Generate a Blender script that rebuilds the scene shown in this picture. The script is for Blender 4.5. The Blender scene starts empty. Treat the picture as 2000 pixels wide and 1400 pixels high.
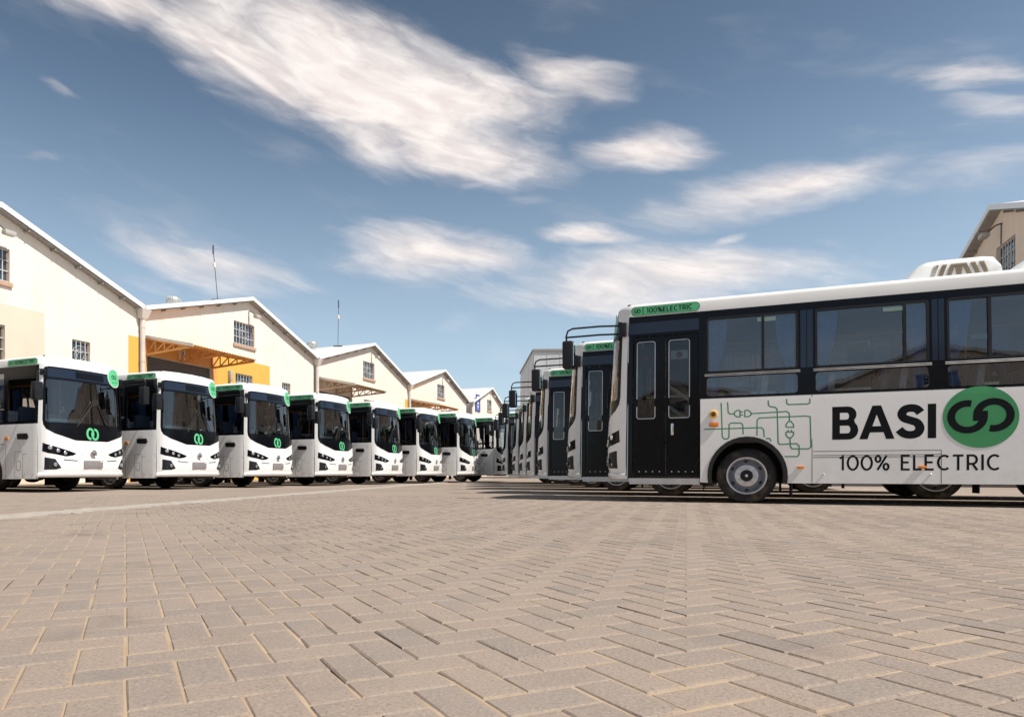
import bpy, bmesh, math, random
import numpy as np
from mathutils import Vector, Matrix
from mathutils.geometry import tessellate_polygon
random.seed(7)
PI = math.pi
S = bpy.context.scene
COL = S.collection
# ---------------------------------------------------------------- camera, sky, sun, exposure
CAM_H, FPX, PPX, HZN = 0.46, 1323.0, 836.0, 922.0
cd = bpy.data.cameras.new('camera')
cam = bpy.data.objects.new('camera', cd); COL.objects.link(cam)
cam.location = (0, 0, CAM_H); cam.rotation_euler = (math.radians(90), 0, 0)
cd.sensor_width = 36; cd.sensor_fit = 'HORIZONTAL'; cd.lens = FPX / 2000 * 36
cd.shift_x = 0.082; cd.shift_y = 0.111
cd.clip_start = 0.05; cd.clip_end = 2000
S.camera = cam

SUN_DIR = Vector((-2.0, 1.15, -3.05)).normalized()      # travel of the light
sl = bpy.data.lights.new('sun', 'SUN'); sl.energy = 5.0; sl.angle = math.radians(0.5); sl.color = (1.0, 0.955, 0.885)
so = bpy.data.objects.new('sun', sl); COL.objects.link(so)
so.rotation_euler = SUN_DIR.to_track_quat('-Z', 'Y').to_euler(); so.location = (30, -20, 60)

W = bpy.data.worlds.new('World'); S.world = W; W.use_nodes = True
class NT:
    def __init__(s, nt): s.nt = nt; s.n = nt.nodes; s.l = nt.links
    def node(s, t, **kw):
        n = s.n.new(t)
        for k, v in kw.items(): setattr(n, k, v)
        return n
    def put(s, sock, v):
        if isinstance(v, bpy.types.NodeSocket): s.l.new(v, sock)
        elif v is not None:
            if hasattr(sock, 'default_value'):
                try: sock.default_value = v
                except Exception: sock.default_value = (v[0], v[1], v[2], 1.0)
    def math(s, op, a, b=None, c=None, clamp=False):
        n = s.node('ShaderNodeMath', operation=op); n.use_clamp = clamp
        s.put(n.inputs[0], a)
        if b is not None: s.put(n.inputs[1], b)
        if c is not None: s.put(n.inputs[2], c)
        return n.outputs[0]
    def rng(s, v, a, b, c=0.0, d=1.0, smooth=False):
        n = s.node('ShaderNodeMapRange'); n.clamp = True
        if smooth: n.interpolation_type = 'SMOOTHSTEP'
        for i, x in enumerate((v, a, b, c, d)): s.put(n.inputs[i], x)
        return n.outputs[0]
    def mix(s, f, a, b, mode='MIX'):
        n = s.node('ShaderNodeMix', data_type='RGBA', blend_type=mode)
        s.put(n.inputs[0], f)
        for i, x in ((6, a), (7, b)):
            if isinstance(x, bpy.types.NodeSocket): s.l.new(x, n.inputs[i])
            else: n.inputs[i].default_value = (x[0], x[1], x[2], 1)
        return n.outputs[2]
    def noise(s, vec, scale, detail=4, rough=0.55, dist=0.0, dim='3D'):
        n = s.node('ShaderNodeTexNoise', noise_dimensions=dim)
        if vec is not None: s.l.new(vec, n.inputs['Vector'])
        n.inputs['Scale'].default_value = scale; n.inputs['Detail'].default_value = detail
        n.inputs['Roughness'].default_value = rough; n.inputs['Distortion'].default_value = dist
        return n.outputs[0]
    def comb(s, x, y, z):
        n = s.node('ShaderNodeCombineXYZ')
        for i, v in enumerate((x, y, z)): s.put(n.inputs[i], v)
        return n.outputs[0]

def build_world():
    w = NT(W.node_tree); w.n.clear()
    out = w.node('ShaderNodeOutputWorld'); bg = w.node('ShaderNodeBackground'); bg.inputs[1].default_value = SKY_STRENGTH
    sky = w.node('ShaderNodeTexSky', sky_type='NISHITA'); sky.sun_disc = False
    sky.sun_elevation = math.radians(53.8); sky.sun_rotation = math.radians(116.6)
    sky.altitude = 1700; sky.air_density = 1.0; sky.dust_density = 3.0; sky.ozone_density = 1.6
    hs = w.node('ShaderNodeHueSaturation'); hs.inputs['Saturation'].default_value = SKY_SAT; hs.inputs['Value'].default_value = SKY_VAL
    hs.inputs['Hue'].default_value = SKY_HUE
    w.l.new(sky.outputs[0], hs.inputs['Color'])
    tc = w.node('ShaderNodeTexCoord')
    sp = w.node('ShaderNodeSeparateXYZ'); w.l.new(tc.outputs['Generated'], sp.inputs[0])
    x, y, z = sp.outputs
    az = w.math('MULTIPLY', w.math('ARCTAN2', x, y), 180 / PI)
    hz = w.math('SQRT', w.math('ADD', w.math('MULTIPLY', x, x), w.math('MULTIPLY', y, y)))
    el = w.math('MULTIPLY', w.math('ARCTAN2', z, hz), 180 / PI)
    # wisp texture, stretched along the drift of the clouds (down to the right)
    ca, sa = math.cos(math.radians(-13)), math.sin(math.radians(-13))
    s_ = w.math('ADD', w.math('MULTIPLY', az, ca), w.math('MULTIPLY', el, sa))
    t_ = w.math('SUBTRACT', w.math('MULTIPLY', el, ca), w.math('MULTIPLY', az, sa))
    base = w.comb(w.math('MULTIPLY', s_, 0.034), w.math('MULTIPLY', t_, 0.13), 0.0)
    warp = w.node('ShaderNodeTexNoise'); w.l.new(base, warp.inputs['Vector']); warp.inputs['Scale'].default_value = 2.2; warp.inputs['Detail'].default_value = 5
    wv = w.node('ShaderNodeVectorMath', operation='SUBTRACT'); w.l.new(warp.outputs['Color'], wv.inputs[0]); wv.inputs[1].default_value = (.5, .5, .5)
    ws = w.node('ShaderNodeVectorMath', operation='SCALE'); w.l.new(wv.outputs[0], ws.inputs[0]); ws.inputs['Scale'].default_value = 0.5
    wa = w.node('ShaderNodeVectorMath', operation='ADD'); w.l.new(base, wa.inputs[0]); w.l.new(ws.outputs[0], wa.inputs[1])
    n1 = w.noise(wa.outputs[0], 2.0, 6, 0.48)
    n2 = w.noise(wa.outputs[0], 8.0, 5, 0.55)
    fine = w.math('ADD', w.math('MULTIPLY', n1, 0.86), w.math('MULTIPLY', n2, 0.14))
    # ragged outline: bend the lookup angles with the warp noise
    sw = w.node('ShaderNodeSeparateXYZ'); w.l.new(ws.outputs[0], sw.inputs[0])
    azw = w.math('ADD', az, w.math('MULTIPLY', sw.outputs[0], 14.0))
    elw = w.math('ADD', el, w.math('MULTIPLY', sw.outputs[1], 7.0))
    tot = None
    for (a0, e0, rl, rw, an, dn) in CLOUDS:
        c, s = math.cos(math.radians(an)), math.sin(math.radians(an))
        da, de = w.math('SUBTRACT', azw, a0), w.math('SUBTRACT', elw, e0)
        p = w.math('ADD', w.math('MULTIPLY', da, c / rl), w.math('MULTIPLY', de, s / rl))
        q = w.math('ADD', w.math('MULTIPLY', da, -s / rw), w.math('MULTIPLY', de, c / rw))
        d = w.math('SQRT', w.math('ADD', w.math('MULTIPLY', p, p), w.math('MULTIPLY', q, q)))
        m = w.math('MULTIPLY', w.rng(d, 0.0, 2.0, 1.0, 0.0, True), dn)
        tot = m if tot is None else w.math('MAXIMUM', tot, m)
    # the rest of the sky carries the same thin, scattered cloud
    dirn = w.comb(w.math('MULTIPLY', x, 2.2), w.math('MULTIPLY', y, 2.2), w.math('MULTIPLY', z, 5.0))
    n3 = w.noise(dirn, 1.3, 7, 0.6, 0.6)
    ab = w.math('ABSOLUTE', w.math('SUBTRACT', az, 6.0))
    rest = w.math('MULTIPLY', w.rng(n3, 0.5, 0.72, 0.0, 0.8, True), w.rng(ab, 38.0, 60.0, 0.0, 1.0, True))
    veil = w.math('MULTIPLY', w.rng(n1, 0.5, 0.8, 0.0, 0.16, True), w.rng(el, 3, 14, 0.3, 1.0, True))
    dens = w.math('MULTIPLY', tot, 1.0)
    cl = w.math('ADD', dens, w.math('MULTIPLY', w.math('SUBTRACT', fine, 0.5), 1.35))
    cl = w.math('MULTIPLY', w.rng(cl, 0.18, 1.12, 0.0, 1.0, True), w.rng(dens, 0.0, 0.35, 0.0, 1.0, True))
    cl = w.math('MAXIMUM', w.math('MAXIMUM', cl, rest), veil)
    cl = w.math('MULTIPLY', cl, 0.95)
    ccol = w.mix(w.rng(n2, 0.35, 0.65), CLOUD_A, CLOUD_B)
    grad = w.rng(el, 4.0, 42.0, 1.6, 0.70)
    skyc = w.node('ShaderNodeVectorMath', operation='SCALE'); w.l.new(hs.outputs[0], skyc.inputs[0]); w.l.new(grad, skyc.inputs['Scale'])
    skyh = w.mix(w.rng(el, -2.0, 30.0, 0.62, 0.0, True), skyc.outputs[0], (5.2, 6.3, 6.9))
    w.l.new(w.mix(cl, skyh, ccol), bg.inputs[0])
    w.l.new(bg.outputs[0], out.inputs[0])

SKY_STRENGTH, SKY_SAT, SKY_VAL, SKY_HUE = 0.09, 0.90, 1.0, 0.488
CLOUD_A, CLOUD_B = (8.7, 7.7, 7.3), (10.2, 9.4, 8.9)
CLOUDS = [  # azimuth, elevation, half length, half width, tilt (degrees), density
    (-14.7, 30.9, 8.1, 2.9, -16.9, 1.1), (-8.0, 30.4, 8.0, 3.6, -15.0, 1.15), (-2.6, 29.6, 11.0, 3.8, -12.0, 1.15), (2.6, 25.6, 8.8, 2.6, -11.4, 0.90),
    (-3.7, 25.7, 6.0, 2.2, -15.1, 0.80), (11.2, 30.0, 5.2, 1.6, -17.5, 0.70), (17.8, 24.3, 4.4, 1.5, -2.5, 1.0),
    (0.0, 17.8, 7.4, 2.2, -5.3, 0.90), (-0.3, 19.8, 3.6, 1.2, -3.5, 0.70), (27.0, 20.3, 8.1, 1.7, 4.0, 1.0),
    (18.1, 14.8, 12.5, 2.2, -0.2, 0.9), (12.9, 18.5, 3.7, 0.7, -8.8, 0.80), (-17.2, 16.3, 7.6, 1.7, -7.6, 0.75),
    (-23.1, 14.2, 3.2, 1.1, -8.7, 0.50), (38.9, 24.4, 4.9, 0.9, -10.8, 0.6), (31.9, 22.9, 4.7, 1.0, -9.5, 0.45),
    (38.2, 19.4, 6.0, 1.4, -4.0, 0.45), (-28.4, 26.3, 1.6, 0.45, -22, 0.5), (4.5, 22.9, 2.4, 0.5, 8.1, 0.60),
    (23.3, 17.5, 1.6, 0.5, 11.4, 0.60), (-30.5, 22.0, 2.1, 0.5, 11.6, 0.40), (2.8, 12.2, 3.0, 0.8, 4.0, 0.35),
    (-24.7, 32.7, 6.6, 1.8, 0.9, 0.80), (7.5, 21.4, 3.8, 0.8, -1.0, 0.40), (40.1, 22.3, 2.9, 0.7, -18.0, 0.50)]
build_world()
S.view_settings.view_transform = 'Standard'; S.view_settings.look = 'None'
S.view_settings.exposure = 0.25; S.view_settings.gamma = 1.0; S.view_settings.use_curve_mapping = False
S.render.engine = 'CYCLES'
S.cycles.use_denoising = True
S.cycles.max_bounces = 8; S.cycles.diffuse_bounces = 4; S.cycles.glossy_bounces = 4
S.cycles.transmission_bounces = 4; S.cycles.transparent_max_bounces = 24
S.cycles.sample_clamp_indirect = 8.0

# ---------------------------------------------------------------- materials
def mat(name, col, rough=0.5, metal=0.0, var=0.0, vscale=3.0, bump=0.0, bscale=60.0, coat=0.0, spec=None, extra=None):
    m = bpy.data.materials.new(name); m.use_nodes = True
    t = NT(m.node_tree); b = t.n['Principled BSDF']
    b.inputs['Roughness'].default_value = rough; b.inputs['Metallic'].default_value = metal
    b.inputs['Coat Weight'].default_value = coat
    if spec is not None: b.inputs['Specular IOR Level'].default_value = spec
    tc = t.node('ShaderNodeTexCoord').outputs['Object']
    c = None
    if var:
        n = t.noise(tc, vscale, 5, 0.6)
        c = t.mix(t.rng(n, 0.3, 0.7), [x * (1 - var) for x in col], [min(1, x * (1 + var * .6)) for x in col])
        t.l.new(c, b.inputs['Base Color'])
        t.l.new(t.rng(n, 0.3, 0.7, rough * 0.85, min(1, rough * 1.2)), b.inputs['Roughness'])
    else: b.inputs['Base Color'].default_value = (*col, 1)
    if bump:
        bp = t.node('ShaderNodeBump'); bp.inputs['Strength'].default_value = bump; bp.inputs['Distance'].default_value = 0.01
        t.l.new(t.noise(tc, bscale, 4, 0.6), bp.inputs['Height']); t.l.new(bp.outputs[0], b.inputs['Normal'])
    if extra: extra(t, b, tc, c)
    return m

def dusty(t, b, tc, c):          # road dust thrown up on the lower skirts of the bus, thin streaks of grime
    sp = t.node('ShaderNodeSeparateXYZ'); t.l.new(tc, sp.inputs[0])
    n = t.noise(tc, 5.0, 6, 0.65)
    low = t.math('MULTIPLY', t.rng(sp.outputs[2], 0.3, 0.95, 1.0, 0.0, True), t.rng(n, 0.35, 0.75, 0.0, 0.22))
    sv = t.comb(t.math('MULTIPLY', sp.outputs[0], 14.0), t.math('MULTIPLY', sp.outputs[1], 14.0), t.math('MULTIPLY', sp.outputs[2], 0.6))
    st = t.math('MULTIPLY', t.rng(t.noise(sv, 1.0, 4, 0.6), 0.58, 0.8), 0.07)
    t.l.new(t.mix(t.math('MAXIMUM', low, st), c if c else tuple(b.inputs['Base Color'].default_value)[:3], (0.42, 0.36, 0.29)), b.inputs['Base Color'])

def tyre_dust(t, b, tc, c):
    n = t.noise(tc, 4.0, 4, 0.6)
    t.l.new(t.mix(t.rng(n, 0.50, 0.72, 0.0, 0.7), c, (0.16, 0.12, 0.09)), b.inputs['Base Color'])

def glassm(name, tint, refl=1.0, rough=0.0):
    m = bpy.data.materials.new(name); m.use_nodes = True
    t = NT(m.node_tree); t.n.clear()
    o = t.node('ShaderNodeOutputMaterial'); tr = t.node('ShaderNodeBsdfTransparent'); tr.inputs[0].default_value = (*tint, 1)
    gl = t.node('ShaderNodeBsdfGlossy'); gl.inputs['Roughness'].default_value = rough; gl.inputs[0].default_value = (1, 1, 1, 1)
    fr = t.node('ShaderNodeFresnel'); fr.inputs[0].default_value = 1.6
    tc = t.node('ShaderNodeTexCoord').outputs['Object']
    bp = t.node('ShaderNodeBump'); bp.inputs['Strength'].default_value = 0.06; bp.inputs['Distance'].default_value = 0.02
    t.l.new(t.noise(tc, 1.6, 2), bp.inputs['Height']); t.l.new(bp.outputs[0], gl.inputs['Normal'])
    mx = t.node('ShaderNodeMixShader')
    t.l.new(t.math('MULTIPLY', t.math('MULTIPLY', fr.outputs[0], 1.6), refl, clamp=True), mx.inputs[0])
    t.l.new(tr.outputs[0], mx.inputs[1]); t.l.new(gl.outputs[0], mx.inputs[2]); t.l.new(mx.outputs[0], o.inputs[0])
    return m

M = {}
M['white'] = mat('bus white paint', (0.84, 0.83, 0.81), 0.28, var=0.03, vscale=2.0, bump=0.12, bscale=2.2, coat=0.3, extra=dusty)
M['roofwhite'] = mat('bus roof paint', (0.82, 0.81, 0.78), 0.35, var=0.04, vscale=2.5)
M['black'] = mat('black gloss panel', (0.004, 0.0045, 0.006), 0.16, spec=0.22)
M['navy'] = mat('dark blue glazed panel', (0.010, 0.017, 0.034), 0.10, spec=0.5)
M['plastic'] = mat('black plastic', (0.014, 0.015, 0.018), 0.45, var=0.2, vscale=8, spec=0.3)
M['chassis'] = mat('chassis black', (0.015, 0.014, 0.013), 0.75, var=0.3, vscale=6)
M['rubber'] = mat('tyre rubber', (0.013, 0.012, 0.0115), 0.8, var=0.35, vscale=5, bump=0.25, bscale=40, extra=tyre_dust)
M['steel'] = mat('painted wheel steel', (0.66, 0.66, 0.67), 0.35, metal=0.4, var=0.15, vscale=9)
M['dish'] = mat('grey blue wheel dish', (0.27, 0.28, 0.31), 0.35, metal=0.3, var=0.25, vscale=9)
M['nut'] = mat('bright nut steel', (0.78, 0.77, 0.74), 0.3, metal=0.4)
M['plate_steel'] = mat('pale wheel centre', (0.68, 0.67, 0.67), 0.4, metal=0.3, var=0.12, vscale=12)
M['chrome'] = mat('bright metal', (0.75, 0.75, 0.76), 0.2, metal=1.0)
M['alu'] = mat('brushed aluminium', (0.55, 0.55, 0.56), 0.38, metal=0.8, var=0.1, vscale=6)
M['orange_lens'] = mat('amber lens', (0.80, 0.24, 0.02), 0.18, var=0.15, vscale=60, coat=0.6)
M['yellow_lens'] = mat('yellow lens ring', (0.85, 0.50, 0.05), 0.2, coat=0.6)
M['brown_lens'] = mat('dark lens centre', (0.09, 0.035, 0.02), 0.2, coat=0.6)
M['lamp'] = mat('headlamp reflector', (0.75, 0.77, 0.8), 0.12, metal=0.9)
M['green'] = mat('green vinyl', (0.055, 0.30, 0.115), 0.35, var=0.06, vscale=2.0)
M['green_bright'] = mat('bright green vinyl', (0.11, 0.52, 0.235), 0.35, var=0.05, vscale=4.0)
M['green_line'] = mat('green line vinyl', (0.045, 0.25, 0.095), 0.4)
M['vinyl'] = mat('black vinyl', (0.006, 0.007, 0.009), 0.5, spec=0.15)
M['vinyl_white'] = mat('white vinyl', (0.78, 0.80, 0.78), 0.4)
M['red'] = mat('red print', (0.45, 0.05, 0.06), 0.5)
M['seam'] = mat('panel gap', (0.05, 0.05, 0.05), 0.8)
M['curtain'] = mat('blue curtain cloth', (0.19, 0.38, 0.70), 0.85, var=0.15, vscale=10)
M['sticker'] = mat('pale green sticker', (0.30, 0.44, 0.38), 0.6)
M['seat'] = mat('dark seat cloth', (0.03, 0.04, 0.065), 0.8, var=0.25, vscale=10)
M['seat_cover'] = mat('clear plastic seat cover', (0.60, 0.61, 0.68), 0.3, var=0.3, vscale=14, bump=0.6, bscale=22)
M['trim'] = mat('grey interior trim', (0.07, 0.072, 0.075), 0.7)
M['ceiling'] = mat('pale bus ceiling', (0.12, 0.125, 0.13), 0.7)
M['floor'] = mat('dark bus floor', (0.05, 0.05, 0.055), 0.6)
M['pole'] = mat('orange grab pole', (0.75, 0.30, 0.05), 0.4)
M['paper'] = mat('pale dashboard cover', (0.78, 0.84, 0.79), 0.6, var=0.15, vscale=8)
M['plate'] = mat('grey plate', (0.24, 0.22, 0.22), 0.4, var=0.1, vscale=20)
M['vent'] = mat('beige grille', (0.34, 0.28, 0.20), 0.8)
M['glass'] = glassm('tinted window glass', (0.60, 0.65, 0.69), 1.5)
M['door_glass'] = glassm('dark door glass', (0.42, 0.46, 0.48), 0.8)
M['screen'] = glassm('windscreen glass', (0.56, 0.64, 0.67), 1.15)
M['mirror_face'] = mat('mirror glass', (0.7, 0.72, 0.75), 0.03, metal=1.0)

def stains(strength, tint):
    def fn(t, b, tc, c):
        sp = t.node('ShaderNodeSeparateXYZ'); t.l.new(tc, sp.inputs[0])
        v = t.comb(t.math('MULTIPLY', sp.outputs[0], 1.6), t.math('MULTIPLY', sp.outputs[1], 1.6), t.math('MULTIPLY', sp.outputs[2], 0.16))
        n = t.noise(v, 1.5, 6, 0.62)
        n2 = t.noise(tc, 0.35, 5, 0.6)
        f = t.math('MULTIPLY', t.math('ADD', t.rng(n, 0.5, 0.8), t.rng(n2, 0.45, 0.75, 0, 0.5)), strength)
        t.l.new(t.mix(f, c, tint), b.inputs['Base Color'])
    return fn
M['cream'] = mat('cream wall paint', (0.80, 0.71, 0.61), 0.85, var=0.03, vscale=0.8, bump=0.15, bscale=30, extra=stains(0.42, (0.58, 0.47, 0.37)))
M['bounce_cream'] = mat('peach wall paint', (0.82, 0.66, 0.52), 0.85, var=0.03, vscale=0.8, bump=0.15, bscale=30, extra=stains(0.3, (0.60, 0.46, 0.35)))  # cream wall with warm bounced light put into the base colour
M['dcream'] = mat('darker cream paint', (0.70, 0.57, 0.45), 0.85, var=0.03, vscale=0.8, bump=0.15, bscale=30, extra=stains(0.25, (0.52, 0.40, 0.30)))
M['yellow'] = mat('yellow wall paint', (0.72, 0.40, 0.075), 0.8, var=0.04, vscale=0.8, extra=stains(0.2, (0.55, 0.30, 0.08)))
M['ochre'] = mat('orange steel and wall shade paint', (0.74, 0.34, 0.09), 0.6, var=0.15, vscale=3)  # canopy steel; also the painted shade on the wall below it
M['sheet_under'] = mat('rust brown roof sheet', (0.36, 0.20, 0.12), 0.6, var=0.25, vscale=2)
M['tan_steel'] = mat('tan steel paint', (0.50, 0.36, 0.24), 0.6, var=0.15, vscale=3)
M['roof'] = mat('white roof sheet', (0.74, 0.72, 0.67), 0.45, metal=0.0, var=0.1, vscale=0.7, extra=stains(0.25, (0.5, 0.45, 0.38)))
M['flash'] = mat('white roof edge', (0.80, 0.80, 0.79), 0.4, var=0.04, vscale=1)
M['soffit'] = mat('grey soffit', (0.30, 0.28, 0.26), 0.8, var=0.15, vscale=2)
M['shutter'] = mat('grey shutter', (0.11, 0.10, 0.10), 0.55, var=0.15, vscale=1.5)
M['pipe'] = mat('grey white pipe', (0.62, 0.57, 0.52), 0.5, var=0.12, vscale=2)
M['winframe'] = mat('brown window frame', (0.24, 0.17, 0.12), 0.6)
M['winbar'] = mat('pale burglar bars', (0.55, 0.54, 0.52), 0.5)
M['winpane'] = mat('dark window glass', (0.05, 0.07, 0.10), 0.08, var=0.5, vscale=3, coat=0.5)
M['sill'] = mat('terracotta sill', (0.48, 0.30, 0.20), 0.75, var=0.1, vscale=4)
M['galv'] = mat('galvanised metal', (0.52, 0.53, 0.52), 0.4, metal=0.5, var=0.15, vscale=5)
M['lampgrey'] = mat('floodlight casing', (0.42, 0.39, 0.35), 0.5)
M['mast'] = mat('dark mast steel', (0.08, 0.08, 0.09), 0.5)
M['banner'] = mat('blue banner cloth', (0.07, 0.085, 0.30), 0.7)
M['clad'] = mat('grey metal cladding', (0.54, 0.55, 0.56), 0.5, var=0.08, vscale=1.0)
M['dark'] = mat('dark recess', (0.03, 0.03, 0.03), 0.9)

def brick_material():
    m = bpy.data.materials.new('concrete paver'); m.use_nodes = True
    t = NT(m.node_tree); b = t.n['Principled BSDF']
    geo = t.node('ShaderNodeNewGeometry'); oi = t.node('ShaderNodeObjectInfo')
    r = t.math('FRACT', t.math('ADD', geo.outputs['Random Per Island'], oi.outputs['Random']))
    pos = geo.outputs['Position']
    cr = t.node('ShaderNodeValToRGB'); t.l.new(r, cr.inputs[0])
    e = cr.color_ramp.elements
    e[0].position = 0; e[0].color = (0.262, 0.206, 0.170, 1); e[1].position = 1; e[1].color = (0.317, 0.243, 0.196, 1)
    for p, c in ((0.25, (0.240, 0.200, 0.172, 1)), (0.5, (0.295, 0.228, 0.184, 1)), (0.75, (0.279, 0.217, 0.175, 1)), (0.9, (0.220, 0.185, 0.162, 1))):
        k = e.new(p); k.color = c
    big = t.noise(pos, 0.55, 4, 0.55)
    mid = t.noise(pos, 5.0, 5, 0.65)
    spk = t.noise(pos, 110.0, 4, 0.75)
    c = t.mix(t.rng(big, 0.36, 0.66, 0.0, 0.35), cr.outputs[0], (0.353, 0.287, 0.235))
    c = t.mix(t.rng(mid, 0.5, 0.76, 0.0, 0.75), c, (0.336, 0.256, 0.195))
    c = t.mix(t.rng(mid, 0.42, 0.24, 0.0, 0.45), c, (0.226, 0.188, 0.162))
    c = t.mix(t.rng(spk, 0.53, 0.68, 0.0, 0.75), c, (0.128, 0.104, 0.091))
    c = t.mix(t.rng(spk, 0.46, 0.32, 0.0, 0.6), c, (0.451, 0.375, 0.307))
    worn = t.noise(pos, 0.75, 6, 0.68, 1.2)
    c = t.mix(t.rng(worn, 0.54, 0.70, 0.0, 0.42), c, (0.148, 0.125, 0.111))
    oil = t.noise(pos, 1.7, 3, 0.5, 0.4)
    at = t.node('ShaderNodeAttribute'); at.attribute_name = 'edge'
    dust = t.noise(pos, 0.9, 5, 0.6, 0.5)
    c = t.mix(t.rng(dust, 0.38, 0.66, 0.0, 0.42), c, (0.299, 0.244, 0.203))
    spill = t.math('MULTIPLY', at.outputs['Fac'], t.math('MULTIPLY', t.rng(t.noise(pos, 30.0, 4, 0.7), 0.42, 0.66, 0.0, 0.8), t.rng(t.noise(pos, 2.3, 3, 0.5), 0.40, 0.62)))
    c = t.mix(spill, c, (0.367, 0.277, 0.187))
    c = t.mix(t.rng(oil, 0.60, 0.74, 0.0, 0.55), c, (0.166, 0.137, 0.121))
    t.l.new(c, b.inputs['Base Color']); b.inputs['Roughness'].default_value = 0.85
    b.inputs['Specular IOR Level'].default_value = 0.25
    bp = t.node('ShaderNodeBump'); bp.inputs['Strength'].default_value = 0.55; bp.inputs['Distance'].default_value = 0.004
    h = t.math('ADD', t.math('MULTIPLY', spk, 0.6), t.math('MULTIPLY', t.noise(pos, 40.0, 4, 0.6), 0.8))
    t.l.new(h, bp.inputs['Height']); t.l.new(bp.outputs[0], b.inputs['Normal'])
    return m
M['brick'] = brick_material()

def sand_material():
    m = bpy.data.materials.new('joint sand'); m.use_nodes = True
    t = NT(m.node_tree); b = t.n['Principled BSDF']; pos = t.node('ShaderNodeNewGeometry').outputs['Position']
    n = t.noise(pos, 3.0, 5, 0.6); s = t.noise(pos, 300.0, 2, 0.6)
    c = t.mix(t.rng(n, 0.35, 0.65), (0.347, 0.249, 0.162), (0.445, 0.333, 0.226))
    c = t.mix(t.rng(s, 0.5, 0.7, 0, 0.4), c, (0.289, 0.197, 0.126))
    t.l.new(c, b.inputs['Base Color']); b.inputs['Roughness'].default_value = 0.95
    return m
M['sand'] = sand_material()

def yard_material():
    m = bpy.data.materials.new('distant paving'); m.use_nodes = True
    t = NT(m.node_tree); b = t.n['Principled BSDF']; pos = t.node('ShaderNodeNewGeometry').outputs['Position']
    big = t.noise(pos, 0.25, 5, 0.6); mid = t.noise(pos, 2.2, 5, 0.65); fine = t.noise(pos, 14, 3, 0.6)
    c = t.mix(t.rng(big, 0.35, 0.65), (0.269, 0.215, 0.176), (0.318, 0.254, 0.207))
    c = t.mix(t.rng(mid, 0.5, 0.8, 0, 0.4), c, (0.351, 0.272, 0.206))
    c = t.mix(t.rng(fine, 0.55, 0.8, 0, 0.5), c, (0.216, 0.169, 0.141))
    worn = t.noise(pos, 0.75, 6, 0.68, 1.2)
    c = t.mix(t.rng(worn, 0.54, 0.70, 0.0, 0.42), c, (0.148, 0.125, 0.111))
    t.l.new(c, b.inputs['Base Color']); b.inputs['Roughness'].default_value = 0.9
    b.inputs['Specular IOR Level'].default_value = 0.2
    return m
M['yard'] = yard_material()
M['concrete'] = mat('worn concrete', (0.40, 0.355, 0.305), 0.9, var=0.22, vscale=6, bump=0.5, bscale=50)

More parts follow.
